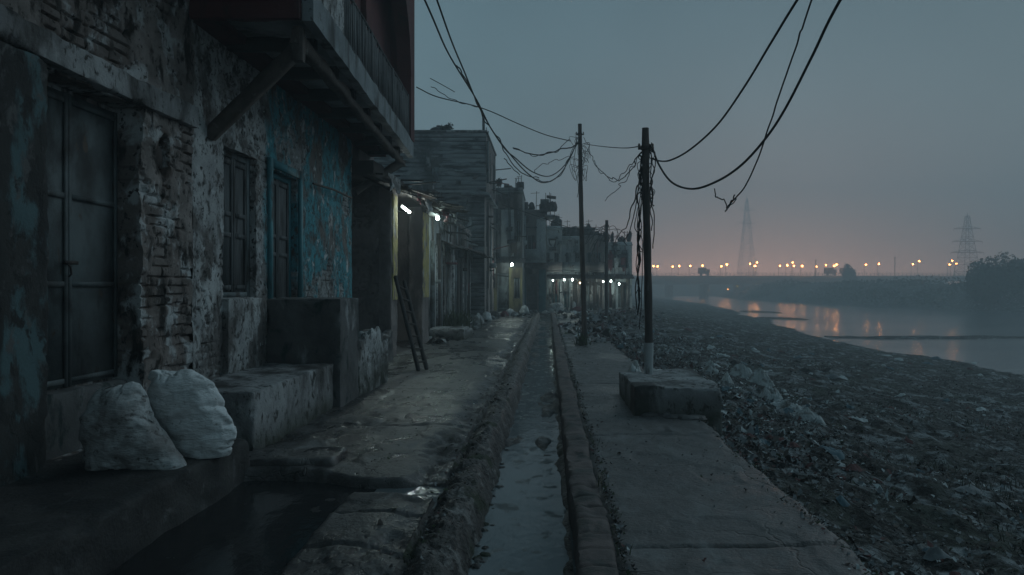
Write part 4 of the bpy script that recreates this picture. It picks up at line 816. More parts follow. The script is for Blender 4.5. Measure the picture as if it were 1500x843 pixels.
# pale heaps beside the block
def heap(c, r, seed, m, label, cat='plastic sheet', name='plastic_sheet', amp=.35):
    th = np.linspace(0, math.pi, 26); ph = np.arange(44)/44*2*math.pi; A, B = np.meshgrid(th, ph, indexing='ij')
    D = np.stack([np.sin(A)*np.cos(B), np.sin(A)*np.sin(B), np.cos(A)], -1)
    f = 1+amp*fbm(D[..., 0]*1.8+seed*5, D[..., 1]*1.8, D[..., 2]*1.8, 3, seed)+.22*(np.abs(fbm(D[..., 0]*4+seed, D[..., 1]*4, D[..., 2]*4, 4, seed+2))-.2)
    P = D*f[..., None]*np.array(r); P[..., 2] = np.maximum(P[..., 2], -.2*r[2]); mb = MB(); mb.grid(P+np.array(c), close=True); return tag(mb.build(name, m, smooth=50), label, cat)
q = pix(932, 540, 11); heap((q[0], 11.2, .06), (.13, .18, .28), 1, M['sackw'], 'white plastic bag slumped behind the pole block, the upright one', 'bag', 'plastic_bag')
heap((1.75, 11.3, .0), (.34, .4, .2), 2, M['sackw'], 'white plastic sheet spilling down behind the near pole', 'plastic sheet')
def crumple(c, rad, h, seed, m, label, stretch=1.0, yaw=0.):
    a = np.arange(72)/72*2*math.pi; rr = np.linspace(0.02, 1, 26); A, R = np.meshgrid(a, rr, indexing='xy')
    ed = 1+.55*fbm(np.cos(A)*1.6+seed*7, np.sin(A)*1.6, 0, 4, seed); x = rad*R*ed*np.cos(A)*stretch; y = rad*R*ed*np.sin(A)
    k = 5/max(rad, .2); rg = lambda f, sd: 1-2.2*np.abs(fbm(x*f*k*.35+seed*3, y*f*k*.6, 0, 4, sd))
    z = h*(.75*(1-R**2)*(.6+.8*fbm(x*k*.3, y*k*.3, 0, 3, seed+1)+.4)+.34*rg(1, seed+2)*(1-.6*R**3)+.2*rg(2.6, seed+3)+.08*rg(6, seed+4))
    z = z*(1-R**6)-.02*R**6
    X = x*math.cos(yaw)-y*math.sin(yaw); Y = x*math.sin(yaw)+y*math.cos(yaw)
    Zl = land(c[0]+X, c[1]+Y); P = np.stack([c[0]+X, c[1]+Y, Zl+.01+z], -1); mb = MB(); mb.grid(P, close=True); P2 = P.copy(); P2[..., 2] -= .008; mb.grid(P2, close=True, flip=True)
    return tag(mb.build('plastic_sheet', m, smooth=70), label, 'plastic sheet')
hp = [(1086, 552, .26, .24), (1114, 563, .28, .26), (1130, 584, .22, .16), (1064, 560, .16, .16), (1158, 600, .24, .1), (1040, 545, .22, .22), (1182, 612, .22, .1)]
hl = ['large pale heap of torn plastic on the bank beside the pole block', 'biggest pale plastic mound right of the pole block', 'flat white sheet below the pale mounds', 'small pale bundle nearest the block corner', 'thin pale sheet trailing downhill of the mounds', 'small pale bag up the slope behind the block', 'small flat scrap farthest right of the pale mounds']
for k, (a, b, s, h) in enumerate(hp):
    q = onland(a, b); crumple(q, s, h, 10+k, M['plastic'], hl[k], 1.3, .4*k)

# torn sheets, cloth and flattened bags, in clumps all over the bank
mb = MB(); r = np.random.default_rng(55); cnt = 0
while cnt < 420:
    Y = 3.2*math.exp(r.random()**.8*math.log(38/3.2)); X = float(XE(np.array(Y)))+.08+abs(r.normal(0, .35*Y))
    if float(fbm(np.array(X*.45), np.array(Y*.3), 0, 4, 8)) < -.05+.2*r.random() or X > .9*Y+1: continue
    cnt += 1; rad = .025+.0055*Y*r.random()**1.5+.09*r.random()**4; a = np.arange(20)/20*2*math.pi; rr = np.linspace(.03, 1, 7); A, R = np.meshgrid(a, rr, indexing='xy')
    ed = 1+.6*fbm(np.cos(A)*1.7+cnt*7, np.sin(A)*1.7, 0, 3, cnt); yw = r.random()*3; st = .5+r.random(); x0, y0 = rad*R*ed*np.cos(A), rad*R*ed*np.sin(A)*st
    z = rad*(.28*(1-R**2)+.5*np.abs(fbm(x0/rad*1.6+cnt, y0/rad*1.6, 0, 4, cnt+1)))*(1-R**5*.8)
    x, y = x0*math.cos(yw)-y0*math.sin(yw), x0*math.sin(yw)+y0*math.cos(yw)
    mb.grid(np.stack([X+x, Y+y, land(X+x, Y+y)+.012+z], -1), [3, 3, 2, 2, 1, 6, 0, 4][r.integers(0, 8)], close=True)
kind(mb.build('torn_sheets', LIT, smooth=80), 'stuff', 'torn plastic, cloth and flattened bags trodden into the bank', 'rubbish')
mb = MB(); r = np.random.default_rng(57)
for i in range(900):
    Y = 4*math.exp(r.random()*math.log(40/4)); X = float(XE(np.array(Y)))+.1+r.random()*min(18, .9*Y)
    if float(fbm(np.array(X*.35), np.array(Y*.25), 0, 3, 191)) < .08: continue
    tuft(mb, (X, Y, float(land(np.array(X), np.array(Y)))), 9, .05+.07*r.random(), .07+.05*r.random(), i)
kind(mb.build('bank_grass', M['leaf']), 'stuff', 'thin dark grass growing in patches on the bank', 'grass')
# ================================================================== houses farther down the lane
def er(seed, thr=.12, bw=.3, bh=.12, d=.03): return eroded(thr, seed, bw, bh, d, sc=.7, lumpy=.02)
def courses(seed):
    def fn(u, z):
        k = z/.21+.25*fbm(u*.5, z*.8, 0, 3, seed); r = np.floor(k); f = k-r
        g = sst(.0, .16, np.minimum(f, 1-f)); o = vn(r+.5, np.floor(u/1.7+.37*r)+.5, 0, seed+3)
        d = -.05*(1-g)+.045*o+.03*fbm(u*1.5, z*3, 0, 4, seed+5); return d, np.clip((1-g)*.8+.6*sst(.25, .5, fbm(u*.9, z*1.4, 0, 4, seed+8)), 0, 1), None
    return fn
def build_openings(t, fr, ops, d=.14):
    for o in ops:
        u0, u1, z0, z1, k = o[0], o[1], o[2], o[3], o[5]
        if k == 'door':
            mb = MB(); leaf_door(mb, fr, u0+.01, u1-.01, z0+.01, z1-.01, -d, (z0+.2, (z0+z1)/2, z1-.2), u1-u0 > .8, .05); mb.build('door', M[o[6]] if len(o) > 6 else M['shutter'], t)
        elif k == 'window':
            mb = MB(); frame_part(mb, fr, u0+.005, u1-.005, z0+.005, z1-.005, -d, -.04, .06, True)
            mb.obox(fr, (u0+u1)/2-.02, (u0+u1)/2+.02, -d+.02, -.05, z0+.06, z1-.07); w = mb.build('window', M['frame'], t)
            mb = MB(); mb.obox(fr, u0+.01, u1-.01, -d-.02, -d-.003, z0+.01, z1-.01); mb.build('pane', M['cable'], w)
        elif k == 'roll':
            mb = MB(); O, U, N = fr; zz = np.arange(z0, z1, .03); P = np.array([[np.append(O+U*u+N*(-d+.012*math.sin(z*2*math.pi/.09)), z) for z in zz] for u in (u0+.01, u1-.01)])
            mb.grid(P); mb.build('roller_shutter', M[o[6]] if len(o) > 6 else M['tin'], t, smooth=60)
def house(label, fr, u0, u1, z1, ops, m, fn, res=.09, deep=4, parapet=None, name='lane_house', z0=-.3):
    O, U, N = fr; b = np.append(O+U*(u0+u1)/2, z0); t = thing(name, label, 'house', b, 'old houses along the lane')
    mb = MB(); panel(mb, fr, u0, u1, z0, z1, [o[:4]+(.17,) for o in ops], fn=fn, res=res)
    mb.obox(fr, u0+.002, u1-.002, -deep, -.18, z0, z1-.002)
    mb.obox(fr, u0-.001, u0+.03, -.17, -.02, z0, z1-.004); mb.obox(fr, u1-.03, u1+.001, -.17, -.02, z0, z1-.004)
    mb.build('wall', m, t, smooth=40); build_openings(t, fr, ops)
    if parapet:
        mb = MB(); mb.obox(fr, u0-.05, u1+.05, -deep, .06, z1, z1+.09); mb.obox(fr, u0, u1, -.16, .0, z1+.091, z1+parapet); mb.obox(fr, u1-.16, u1, -deep, -.161, z1+.091, z1+parapet); mb.obox(fr, u0, u0+.16, -deep, -.161, z1+.091, z1+parapet); mb.build('parapet', m, t)
    return t
def awning(t, fr, u0, u1, d, z0, z1, m='tin', seed=0, ragd=.2):
    O, U, N = fr; us = np.arange(u0, u1, .04); ds = np.linspace(0, 1, 8); A, B = np.meshgrid(us, ds, indexing='ij')
    D = B*d+ragd*fbm(A*2.2, 0*A, 0, 4, seed)*B**2; Z = z1+(z0-z1)*B+.02*np.sin(A*2*math.pi/.16)+.07*fbm(A*.9, B*2, 0, 3, seed+4)*B
    P = np.stack([O[0]+U[0]*A+N[0]*D, O[1]+U[1]*A+N[1]*D, Z], -1); mb = MB(); mb.grid(P); P = P.copy(); P[..., 2] -= .02; mb.grid(P, flip=True); mb.build('awning', M[m], t, smooth=60)
def strips(t, fr, u0, u1, z0, z1, n, seed, ms, dmax=.12):
    r = np.random.default_rng(seed)
    for k in range(n):
        u = u0+(u1-u0)*(k+.5)/n+r.uniform(-.1, .1); w = .05+.1*r.random(); mb = MB(); O, U, N = fr
        mb.obox(fr, u-w, u+w, .005, .03+dmax*r.random(), z0, z1*(.75+.25*r.random())); mb.build('post', M[ms[k % len(ms)]], t)
def clutter(t, fr, u0, u1, z0, z1, n, seed, big=1.):
    r = np.random.default_rng(seed); O, U, N = fr
    for k in range(n):
        u = r.uniform(u0, u1); z = r.uniform(z0, z1); w = r.uniform(.12, .4)*big; q = r.integers(0, 7)
        m = M[['wood', 'darkwood', 'tin', 'frame', 'greywall', 'shutter', 'palewall', 'redrag'][r.integers(0, 8)]]; mb = MB()
        if q == 0: mb.obox(fr, u-w, u+w, .01, .12+.3*r.random(), z, z+.06); nm = 'shelf'
        elif q == 1: mb.obox(fr, u-w*.5, u+w*.5, .01, .1+.25*r.random(), z, z+w*.8); nm = 'box'
        elif q == 2:
            P = lambda uu, d, zz: np.append(O+U*uu+N*d, zz); mb.tube([P(u, .05, z0), P(u+.02, .06, (z0+z1)/2), P(u-.03, .05, z1+.3*r.random())], .025, 5); nm = 'pipe'
        elif q == 3: rag(mb, np.append(O+U*u+N*.1, z+.4), w*1.6, .4+.6*r.random(), seed*9+k, (U[0], U[1], 0), 8); nm = 'hanging_cloth'
        elif q == 4:
            P = lambda uu, d, zz: np.append(O+U*uu+N*d, zz); mb.beam(P(u, 0, z), P(u+r.uniform(-.3, .3), .5+.5*r.random(), z+r.uniform(-.15, .3)), .05, .05); nm = 'pole_stub'
        elif q == 5:
            us = np.linspace(u-w, u+w, 14); A, B = np.meshgrid(us, np.linspace(0, 1, 6), indexing='ij'); D = .02+B*(.3+.4*r.random())+.08*vn(A*4, B*2, 0, seed+k)*B; Z = z+.25-.25*B+.03*vn(A*6, B*3, 0, seed+k+5)
            Pp = np.stack([O[0]+U[0]*A+N[0]*D, O[1]+U[1]*A+N[1]*D, Z], -1); mb.grid(Pp); Pp = Pp.copy(); Pp[..., 2] -= .02; mb.grid(Pp, flip=True); nm = 'hood'; m = M['tin']
        else: mb.obox(fr, u-.05, u+.05, .005, .05+.06*r.random(), z0+r.uniform(0, .3), z); nm = 'post'
        mb.build(nm, m, t)
def topping(t, fr, u0, u1, z, n, seed, d=.5):
    r = np.random.default_rng(seed); O, U, N = fr
    for k in range(n):
        u = r.uniform(u0, u1); w = r.uniform(.08, .3); h = r.uniform(.12, .7)*d*1.4; mb = MB(); q = r.integers(0, 3)
        if q == 0: mb.obox(fr, u-w, u+w, -.6-w, -.15, z, z+h); nm, m = 'brick_stub', M['darkconcrete']
        elif q == 1: c = np.append(O+U*u-N*.3, z+h*.3); mb.lump(c, (w, w, h*.7), 7, .5, seed+k); nm, m = 'roof_junk', M['darkwood']
        else:
            c = np.append(O+U*u-N*.2, z); mb.tube([c, c+np.array([r.normal(0, .05), 0, h*1.8])], .02, 4); mb.tube([c+np.array([-.25*r.random()-.1, 0, h*1.6]), c+np.array([.3*r.random(), 0, h*1.65])], .014, 4); nm, m = 'antenna', M['iron']
        mb.build(nm, m, t)
# low shopfronts
fA = FX(X0+.0, 0)
tA = house('low weathered shopfront with narrow boarded doors past the bulb', fA, 21.23, 25.6, 4.2, [(21.6, 22.5, .1, 2.4, 0, 'door'), (23.1, 24.0, .1, 2.5, 0, 'door', 'door'), (24.5, 25.3, .9, 2.3, 0, 'window')], M['palewall'], er(301), parapet=.3)
strips(tA, fA, 21.4, 25.5, -.1, 3.4, 11, 3, ['frame', 'palewall', 'plaster', 'wood']); awning(tA, fA, 23.5, 25.5, .8, 2.9, 3.2, 'tin', 4)
tB = house('low shuttered shopfront just before the tall block', fA, 25.64, 32.6, 4.0, [(26.1, 27.6, .1, 2.5, 0, 'roll'), (28.3, 29.2, .1, 2.4, 0, 'door'), (30, 31.6, .1, 2.5, 0, 'roll', 'door')], M['brownwall'], er(303), parapet=.25)
strips(tB, fA, 25.8, 32.4, -.1, 3.4, 9, 5, ['plaster', 'frame', 'wood', 'shutter']); awning(tB, fA, 27.5, 32.5, 1.0, 2.95, 3.3, 'tin', 6)
clutter(tA, fA, 21.3, 25.5, 1.2, 4.0, 16, 501); clutter(tB, fA, 25.7, 32.4, 1.2, 3.9, 20, 502); topping(tA, fA, 21.3, 25.5, 4.5, 5, 503); topping(tB, fA, 25.7, 32.4, 4.25, 7, 504)
# tall block
XT = -3.0
tT = thing('tall_house', 'tallest grey coursed house with bare side wall rising above the lane', 'house', (-5.5, 36, -.3), 'old houses along the lane')
mb = MB(); panel(mb, FY(-9, 33), 0, 6.0, 6.15, 9.05, fn=courses(311), res=.05)
panel(mb, FY(-9, 33.25), 0, 5.9, -.3, 6.16, fn=courses(313), res=.05)
mb.box((-9, 33.06, 6.15), (XT-.06, 39, 9.05)); mb.box((-9, 33.3, -.3), (-3.2, 38.9, 6.148))
mb.build('wall', M['plank'], tT, smooth=40)
opT = [(.5, 1.3, 6.9, 8.3, 0, 'window'), (2.2, 3.0, 6.9, 8.3, 0, 'window'), (3.9, 4.9, 6.8, 8.3, 0, 'door')]
fT = FX(XT, 33); mb = MB(); panel(mb, fT, .0, 6, 6.15, 9.05, [o[:4]+(.17,) for o in opT], fn=er(315), res=.08); panel(mb, FX(-3.1, 33.25), 0, 5.7, -.3, 6.14, [(1, 1.9, .1, 2.4, .05), (3.2, 4.4, .1, 2.5, .05), (.8, 1.6, 3.6, 5.1, .05), (3.4, 4.2, 3.6, 5.1, .05)], fn=er(317), res=.09)
mb.build('street_wall', M['brownwall'], tT, smooth=40); build_openings(tT, fT, opT)
for a, b, z0, z1 in ((1, 1.9, .1, 2.4), (3.2, 4.4, .1, 2.5), (.8, 1.6, 3.6, 5.1), (3.4, 4.2, 3.6, 5.1)):
    mb = MB(); leaf_door(mb, FX(-3.13, 33.25), a+.01, b-.01, z0+.01, z1-.01, 0, (z0+.2, z1-.2), True, .05); mb.build('shutter', M['shutter'], tT)
mb = MB(); mb.obox(FX(XT, 33), -.05, 6.0, -1.2, .12, 6.02, 6.149); mb.build('ledge', M['slab'], tT)
mb = MB(); mb.box((-9, 32.97, 9.052), (XT+.05, 39.05, 9.16)); mb.build('coping', M['darkconcrete'], tT)
clutter(tT, fT, .3, 5.8, 6.4, 8.8, 9, 511); clutter(tT, FX(-3.1, 33.25), .2, 5.5, 1.5, 5.6, 16, 512); clutter(tT, FY(-9, 33), 2.2, 5.8, 6.3, 8.8, 5, 513, .8); clutter(tT, FY(-9, 33.25), 3.4, 5.8, 4.2, 5.9, 6, 514, .8)
mb = MB(); mb.obox(FY(-9, 33), 3.1, 3.9, -.1, .012, 7.2, 8.3); mb.build('blocked_window', M['darkconcrete'], tT)
def rods(t, base, n, seed, h=(.3, .9), sp=.5):
    r = np.random.default_rng(seed)
    for k in range(n):
        b = np.array(base)+np.array([r.uniform(-sp, sp), r.uniform(-.2, .2), 0]); mb = MB(); mb.tube([b, b+np.array([r.normal(0, .07), 0, r.uniform(*h)])], .018, 5); mb.build('rod', M['iron'], t)
mb = MB(); mb.box((-3.22, 33.3, 9.16), (-3.1, 33.42, 9.95)); mb.build('stub_column', M['darkconcrete'], tT)
rods(tT, (-3.15, 35, 9.16), 3, 7, (.3, .7), .1); rods(tT, (-6.6, 33.3, 9.16), 2, 8, (.4, .7), .1)
def bush(name, c, r, n, label, cat, seed, leaf=.1, m='leaf', trunk=None, group=None, lobes=9):
    t = thing(name, label, cat, (c[0], c[1], c[2]), group); rr = np.random.default_rng(seed)
    L = rr.normal(size=(lobes, 3)); L /= np.linalg.norm(L, axis=1)[:, None]; L[:, 2] = np.abs(L[:, 2])*.9; L = L*.62*rr.random((lobes, 1))**.4
    k = rr.integers(0, lobes, n); d = rr.normal(size=(n, 3)); d /= np.linalg.norm(d, axis=1)[:, None]; q = L[k]+d*(.42*rr.random((n, 1))**.45)
    q = q*np.array(r); q[:, 2] += r[2]*.25; q = q[q[:, 2] > 0] if trunk is None else q
    n = len(q); a = rr.normal(size=(n, 3)); a /= np.linalg.norm(a, axis=1)[:, None]; b = np.cross(a, rr.normal(size=(n, 3))); b /= np.linalg.norm(b, axis=1)[:, None]
    s = leaf*(.5+rr.random((n, 1))); cc = np.array(c)+q+np.array([0, 0, trunk or 0])
    V = np.stack([cc-a*s, cc+b*s*.55, cc+a*s, cc-b*s*.55], 1).reshape(-1, 3); mb = MB(); mb.add(V, np.arange(4*n).reshape(n, 4)); mb.build('crown' if trunk else 'foliage', M[m], t)
    mb = MB()
    if trunk: mb.tube([np.array(c), np.array(c)+np.array([.05*trunk, 0, trunk*.6]), np.array(c)+np.array([0, 0, trunk+r[2]*.3])], [trunk*.06+.03, trunk*.045+.02, .03], 8)
    for i in range(4):
        mb.tube([np.array(c)+np.array([0, 0, (trunk or 0)*.8]), np.array(c)+np.array([0, 0, (trunk or 0)])+L[i]*np.array(r)*.5, np.array(c)+np.array([0, 0, (trunk or 0)+.2*r[2]])+L[i]*np.array(r)], [.03*r[0]**.5, .02*r[0]**.5, .008], 5)
    mb.build('trunk' if trunk else 'stem', M['barkm'], t); return t
bush('potted_plant', (-4.95, 33.4, 9.16), (.38, .3, .45), 260, 'small dark plant on the roof edge of the tallest house', 'plant', 1, .07)
bush('potted_plant', (-2.9, 40.4, 7.5), (.3, .3, .5), 200, 'dark plant on the terrace corner of the house behind the tallest', 'plant', 2, .08)
# house behind it, its pale panel faces the camera
fE = FY(-3.6, 40)
tE = house('narrow house with a pale whitewashed upper panel and a lit awning', fE, 0, 2.1, 7.1, [(.62, 1.3, .1, 2.4, 0, 'door', 'frame'), (1.6, 1.95, .9, 2.1, 0, 'window'), (1.7, 2.0, 4.2, 5.5, 0, 'window')], M['greywall'], er(321), parapet=.3)
mb = MB(); mb.rough((-2.75, 39.93, 3.35), (-2.0, 39.985, 6.1), .08, .03, .02, 5); mb.build('whitewashed_panel', M['palewall'], tE, smooth=50)
mb = MB(); mb.rough((-3.55, 39.9, 6.2), (-1.52, 39.98, 7.0), .08, .03, .02, 6); mb.build('roof_band', M['brownwall'], tE, smooth=50)
mb = MB(); mb.rough((-3.55, 39.9, 3.3), (-2.95, 39.98, 6.1), .08, .03, .02, 7); mb.build('side_panel', M['greywall'], tE, smooth=50)
mb = MB(); panel(mb, FY(-3.6, 39.93), .02, .6, -.2, 2.7, fn=er(322), res=.06); panel(mb, FY(-3.6, 39.93), 1.31, 2.09, -.2, 2.7, ops=[(1.6, 1.95, .9, 2.1, .05)], fn=er(324), res=.06); mb.build('ochre_base', M['ochrewall'], tE, smooth=40)
awning(tE, fE, .2, 2.3, 1.1, 2.95, 3.25, 'tin', 12); rods(tE, (-2.2, 40.1, 7.4), 4, 9, (.2, .6), .6)
mb = MB(); mb.box((-2.6, 40.2, 7.4), (-2.3, 40.5, 7.62)); mb.box((-1.9, 40.2, 7.4), (-1.7, 40.4, 7.7)); mb.build('chimney', M['darkconcrete'], tE)
clutter(tE, FY(-3.6, 39.93), .1, 2.0, 2.9, 6.9, 12, 521); topping(tE, fE, .1, 2.0, 7.4, 7, 522)
fG = FY(-1.7, 43.5)
tG = house('dark brown house with a cluttered overhanging roof terrace', fG, 0, 1.6, 6.2, [(.3, 1.0, .1, 2.4, 0, 'roll'), (.35, .9, 3.6, 4.9, 0, 'window')], M['brownwall'], er(323), parapet=.3)
awning(tG, fG, 0, 1.7, .9, 2.75, 3.05, 'tin', 14); mb = MB(); mb.obox(fG, .02, 1.58, .005, .7, 3.1, 3.22); mb.obox(fG, .02, 1.58, .64, .7, 3.221, 3.95); mb.build('balcony', M['slab'], tG)
mb = MB(); mb.rough((-1.65, 43.4, 4.2), (-1.42, 43.49, 6.1), .08, .03, .02, 15); mb.rough((-.75, 43.4, 3.9), (-.15, 43.49, 5.9), .08, .03, .02, 16); mb.build('whitewashed_panel', M['palewall'], tG, smooth=50)
mb = MB(); mb.rough((-1.68, 43.42, -.1), (-1.42, 43.49, 2.7), .08, .03, .02, 17); mb.rough((-.6, 43.42, -.1), (-.15, 43.49, 2.7), .08, .03, .02, 18); mb.build('plastered_base', M['tealwall'], tG, smooth=50)
mb = MB(); mb.box((-.2, 42.9, 6.0), (.45, 45, 6.12)); mb.build('terrace', M['slab'], tG)
mb = MB()
for k, (a, b, c) in enumerate([(-.25, 6.12, .45), (.0, 6.12, .75), (.2, 6.5, .5), (.35, 6.12, .9)]): mb.lump((a, 43.2+.2*k, b+c*.5), (.22, .2, c*.5), 8, .5, 70+k)
mb.build('stacked_junk', M['darkwood'], tG, smooth=50); rods(tG, (.1, 43.1, 6.12), 5, 10, (.5, 1.5), .35)
mb = MB(); mb.box((-.1, 43.0, 7.25), (.5, 44, 7.32), rot=(.12, 'Y')); mb.build('terrace_roof', M['tin'], tG)
clutter(tG, fG, 0, 1.6, 2.9, 6.0, 12, 531); topping(tG, fG, 0, 1.6, 6.5, 8, 532, .9)
# the far row closing the view
spec = [(-.4, 1.0, 5.6, 'palewall', 'tallest house at the left end of the far row'), (1.0, 2.5, 4.9, 'palewall', 'pale two storey house in the far row beside the tall pole'), (2.5, 3.95, 4.95, 'brownwall', 'brown two storey house in the middle of the far row'), (3.95, 5.95, 4.5, 'palewall', 'grey white house at the right end of the far row')]
for k, (xa, xb, zt, mm, lb) in enumerate(spec):
    fr = FY(xa, 48+.15*(k % 2)); w = xb-xa-.03
    ops = [(.12, .12+.26*w, .1, 2.0, 0, 'door', ['door', 'tealframe', 'shutter', 'redwall'][k]), (.5*w, .9*w, .1, 1.95, 0, 'roll', ['tealframe', 'frame', 'tin', 'frame'][k]), (.15*w, .38*w, 2.9, 4.0, 0, 'window'), (.6*w, .85*w, 2.9, 4.0, 0, 'window')]
    t = house(lb, fr, 0, w, zt, ops, M[mm], er(331+k), parapet=.25, z0=-.4); awning(t, fr, -.05, w+.08, .9, 2.15, 2.45, 'tin', 30+k, .3)
    strips(t, fr, .1, w-.1, -.2, 2.2, 4, 50+k, ['frame', 'plaster', 'wood', 'yellow'], .08)
    if k < 3: mb = MB(); mb.obox(fr, 0, w, .005, .55, 2.62, 2.74); mb.obox(fr, 0, w, .5, .55, 2.741, 3.3); mb.build('balcony', M['slab' if k % 2 else 'brownwall'], t)
    clutter(t, fr, .1, w-.1, 2.4, zt-.2, 13, 541+k); clutter(t, fr, .1, w-.1, .9, 2.2, 6, 551+k, .7); topping(t, fr, .1, w-.1, zt+.25, 9, 561+k, .8)
    if k == 3:
        for q in range(3): mb = MB(); rag(mb, (xa+.4+.45*q, 47.9, 3.5+.1*q), .35, .9, 90+q, (1, 0, 0), 8); mb.build('hanging_cloth', M['sackg' if q % 2 else 'redrag'], t, smooth=60)
    rods(t, (xa+w*.5, 48.5, zt+.25), 4, 60+k, (.2, .9), w*.4)
tR = thing('roof_room', 'small dark room standing on the roof of the far row', 'roof room', (2.3, 49.5, 5.2)); mb = MB(); mb.box((1.4, 49, 5.0), (3.3, 51, 5.75)); mb.build('wall', M['brownwall'], tR); mb = MB(); mb.box((1.3, 48.9, 5.752), (3.4, 51.1, 5.84)); mb.build('roof', M['tin'], tR); mb = MB(); mb.box((2.5, 48.97, 5.15), (2.9, 48.995, 5.6)); mb.build('window', M['cable'], tR)
# side houses that join the row to the lane's bend
fH = FY(-.75, 46.6)
def tank(c, r, h, label):
    t = thing('water_tank', label, 'water tank', c); mb = MB(); mb.lathe([(0, 0), (r, 0), (r, h*.8), (r*.75, h*.92), (r*.3, h), (0, h)], c, 14); mb.build('body', M['cable'], t, smooth=40)
    mb = MB(); mb.lathe([(0, 0), (r*.3, 0), (r*.3, .08), (0, .09)], (c[0], c[1], c[2]+h), 10); mb.build('lid', M['cable'], t)
tank((.7, 48.7, 5.6+.1), .3, .75, 'black water tank on the left end house of the far row'); tank((-5.6, 35, 9.16), .45, .6, 'dark water tank on the roof of the tallest house'); tank((5.3, 49, 4.6), .28, .55, 'dark water tank on the right end far house')
# things along the house fronts
r = np.random.default_rng(44)
bl = ['white round bag in the heap before the lit awning', 'pinkish bundle beside the white bag heap', 'grey sack leaning at the back of the bag heap', 'white box like crate near the bag heap', 'small pale bag at the road edge of the heap', 'brown bundle nearest the tall house door', 'dark sack under the low shopfront posts', 'grey sack by the low shopfront door', 'pale sack at the corner of the shuttered shopfront', 'reddish bundle below the far awnings', 'grey heap at the foot of the pale far house', 'white bag standing alone in the lane end']
bp = [(747, 452, 37.5, .26, .3, 'sackw'), (738, 458, 36, .24, .24, 'redrag'), (754, 455, 36.5, .2, .22, 'sackg'), (768, 451, 39, .28, .4, 'plastic'), (757, 463, 36, .14, .13, 'sackw'), (725, 462, 34.5, .24, .3, 'brownwall'), (700, 472, 28.2, .24, .36, 'sackg'), (682, 479, 26, .22, .38, 'sackg'), (712, 466, 31.5, .24, .34, 'sackw'), (846, 456, 44, .4, .25, 'redrag'), (815, 453, 46, .5, .4, 'sackg'), (841, 452, 45.5, .12, .5, 'sackw')]
for k, (a, b, Y, s, h, m) in enumerate(bp):
    q = pix(a, b, Y); heap((q[0], Y, h*.25), (s, s, h), 120+k, M[m], bl[k], 'bag', 'rubbish_bag', .3)
mb = MB()
for k in range(150):
    Y = r.uniform(20, 47); X = (-3.55+abs(r.normal(0, .25))) if Y < 33 else r.uniform(-2.9, -2.5) if Y < 40 else r.uniform(-1.5, 7); s = .06+.2*r.random()**2; mb.lump((X, Y, .02), (s, s, s*.7), 6, .4, 300+k)
kind(mb.build('rubble', M['greywall'], smooth=60), 'stuff', 'low rubble and junk along the foot of the houses', 'rubble')
def samp_far(r, N):
    Y = r.uniform(19, 47.5, N); X = np.where(r.random(N) < .5, XE(Y)+r.normal(0, .7, N), np.where(Y > 33, r.uniform(-2.4, 6, N), -3.4+np.abs(r.normal(0, .3, N)))); k = (X < -1.2) | (X > .4); return np.stack([X, Y], -1)[k]
o = litter('scraps', 2600, 19, samp_far, .03, .16, [14, 12, 18, 14, 8, 4, 5], zfn=lambda X, Y: np.where(X > XE(Y), land(X, Y), .02)); kind(o, 'stuff', 'scraps and rags strewn over the far end of the lane', 'litter')
# ================================================================== bridge, lamps, towers, far trees
YB = 255.
tb = thing('road_bridge', 'long low concrete road bridge across the misty river', 'bridge', (90, YB, -2))
zb1, zb0 = (HY-404)/F*YB+EYE, (HY-417)/F*YB+EYE
mb = MB(); mb.box((20, YB, zb0+1.2), (170, YB+16, zb1)); mb.box((20, YB+1.2, zb0), (150, YB+14, zb0+1.199)); mb.build('deck', M['bridgec'], tb)
mb = MB()
for x in np.arange(20, 170, 1.5): mb.box((x-.07, YB+.05, zb1+.001), (x+.07, YB+.2, zb1+1.0))
for z in (.35, .68, 1.0): mb.box((20, YB+.08, zb1+z), (170, YB+.17, zb1+z+.07))
mb.build('railing', M['steel'], tb)
for px in (985, 1038, 1090, 1142, 1195, 1248):
    x = (px-VPX)/F*YB; mb = MB(); mb.rough((x-.9, YB+3, -3), (x+.9, YB+12, zb0-.002), 1.2, .3, .02, px); mb.build('pier', M['bridgec'], tb)
LAMPS = [(956, 390), (962, 390.5), (984, 391), (993.5, 390), (1009.5, 390), (1027.7, 389.5), (1055, 390.5), (1063, 388), (1097, 387), (1104, 390), (1107, 385), (1140.6, 390), (1151, 389), (1159, 385), (1161, 390), (1173, 390), (1193.6, 391), (1208, 389), (1219.5, 390), (1223, 388), (1266, 388), (1285, 387), (1334.6, 387.5), (1344, 383), (1388, 388), (1392, 382.5), (1398, 386.8)]
ordn = ['first', 'second', 'third', 'fourth', 'fifth', 'sixth', 'seventh', 'eighth', 'ninth', 'tenth', 'eleventh', 'twelfth', 'thirteenth', 'fourteenth', 'fifteenth', 'sixteenth', 'seventeenth', 'eighteenth', 'nineteenth', 'twentieth', 'twenty first', 'twenty second', 'twenty third', 'twenty fourth', 'twenty fifth', 'twenty sixth', 'last']
M['sodium'] = emit('sodium_lamp', (1, .33, .08), 18.); M['bulb'] = emit('white_bulb', (.78, 1, .93), 22.); M['warmbulb'] = emit('warm_bulb', (1, .7, .4), 12.)
def point(name, loc, col, w, r):
    l = bpy.data.lights.new(name, 'POINT'); l.color = col; l.energy = w; l.shadow_soft_size = r; o = bpy.data.objects.new(name, l); o.location = loc; COL.objects.link(o); return o
wts = {7: 1.6, 9: 1.7, 12: 1.4, 15: 1.3, 18: 1.4, 19: 1.5}
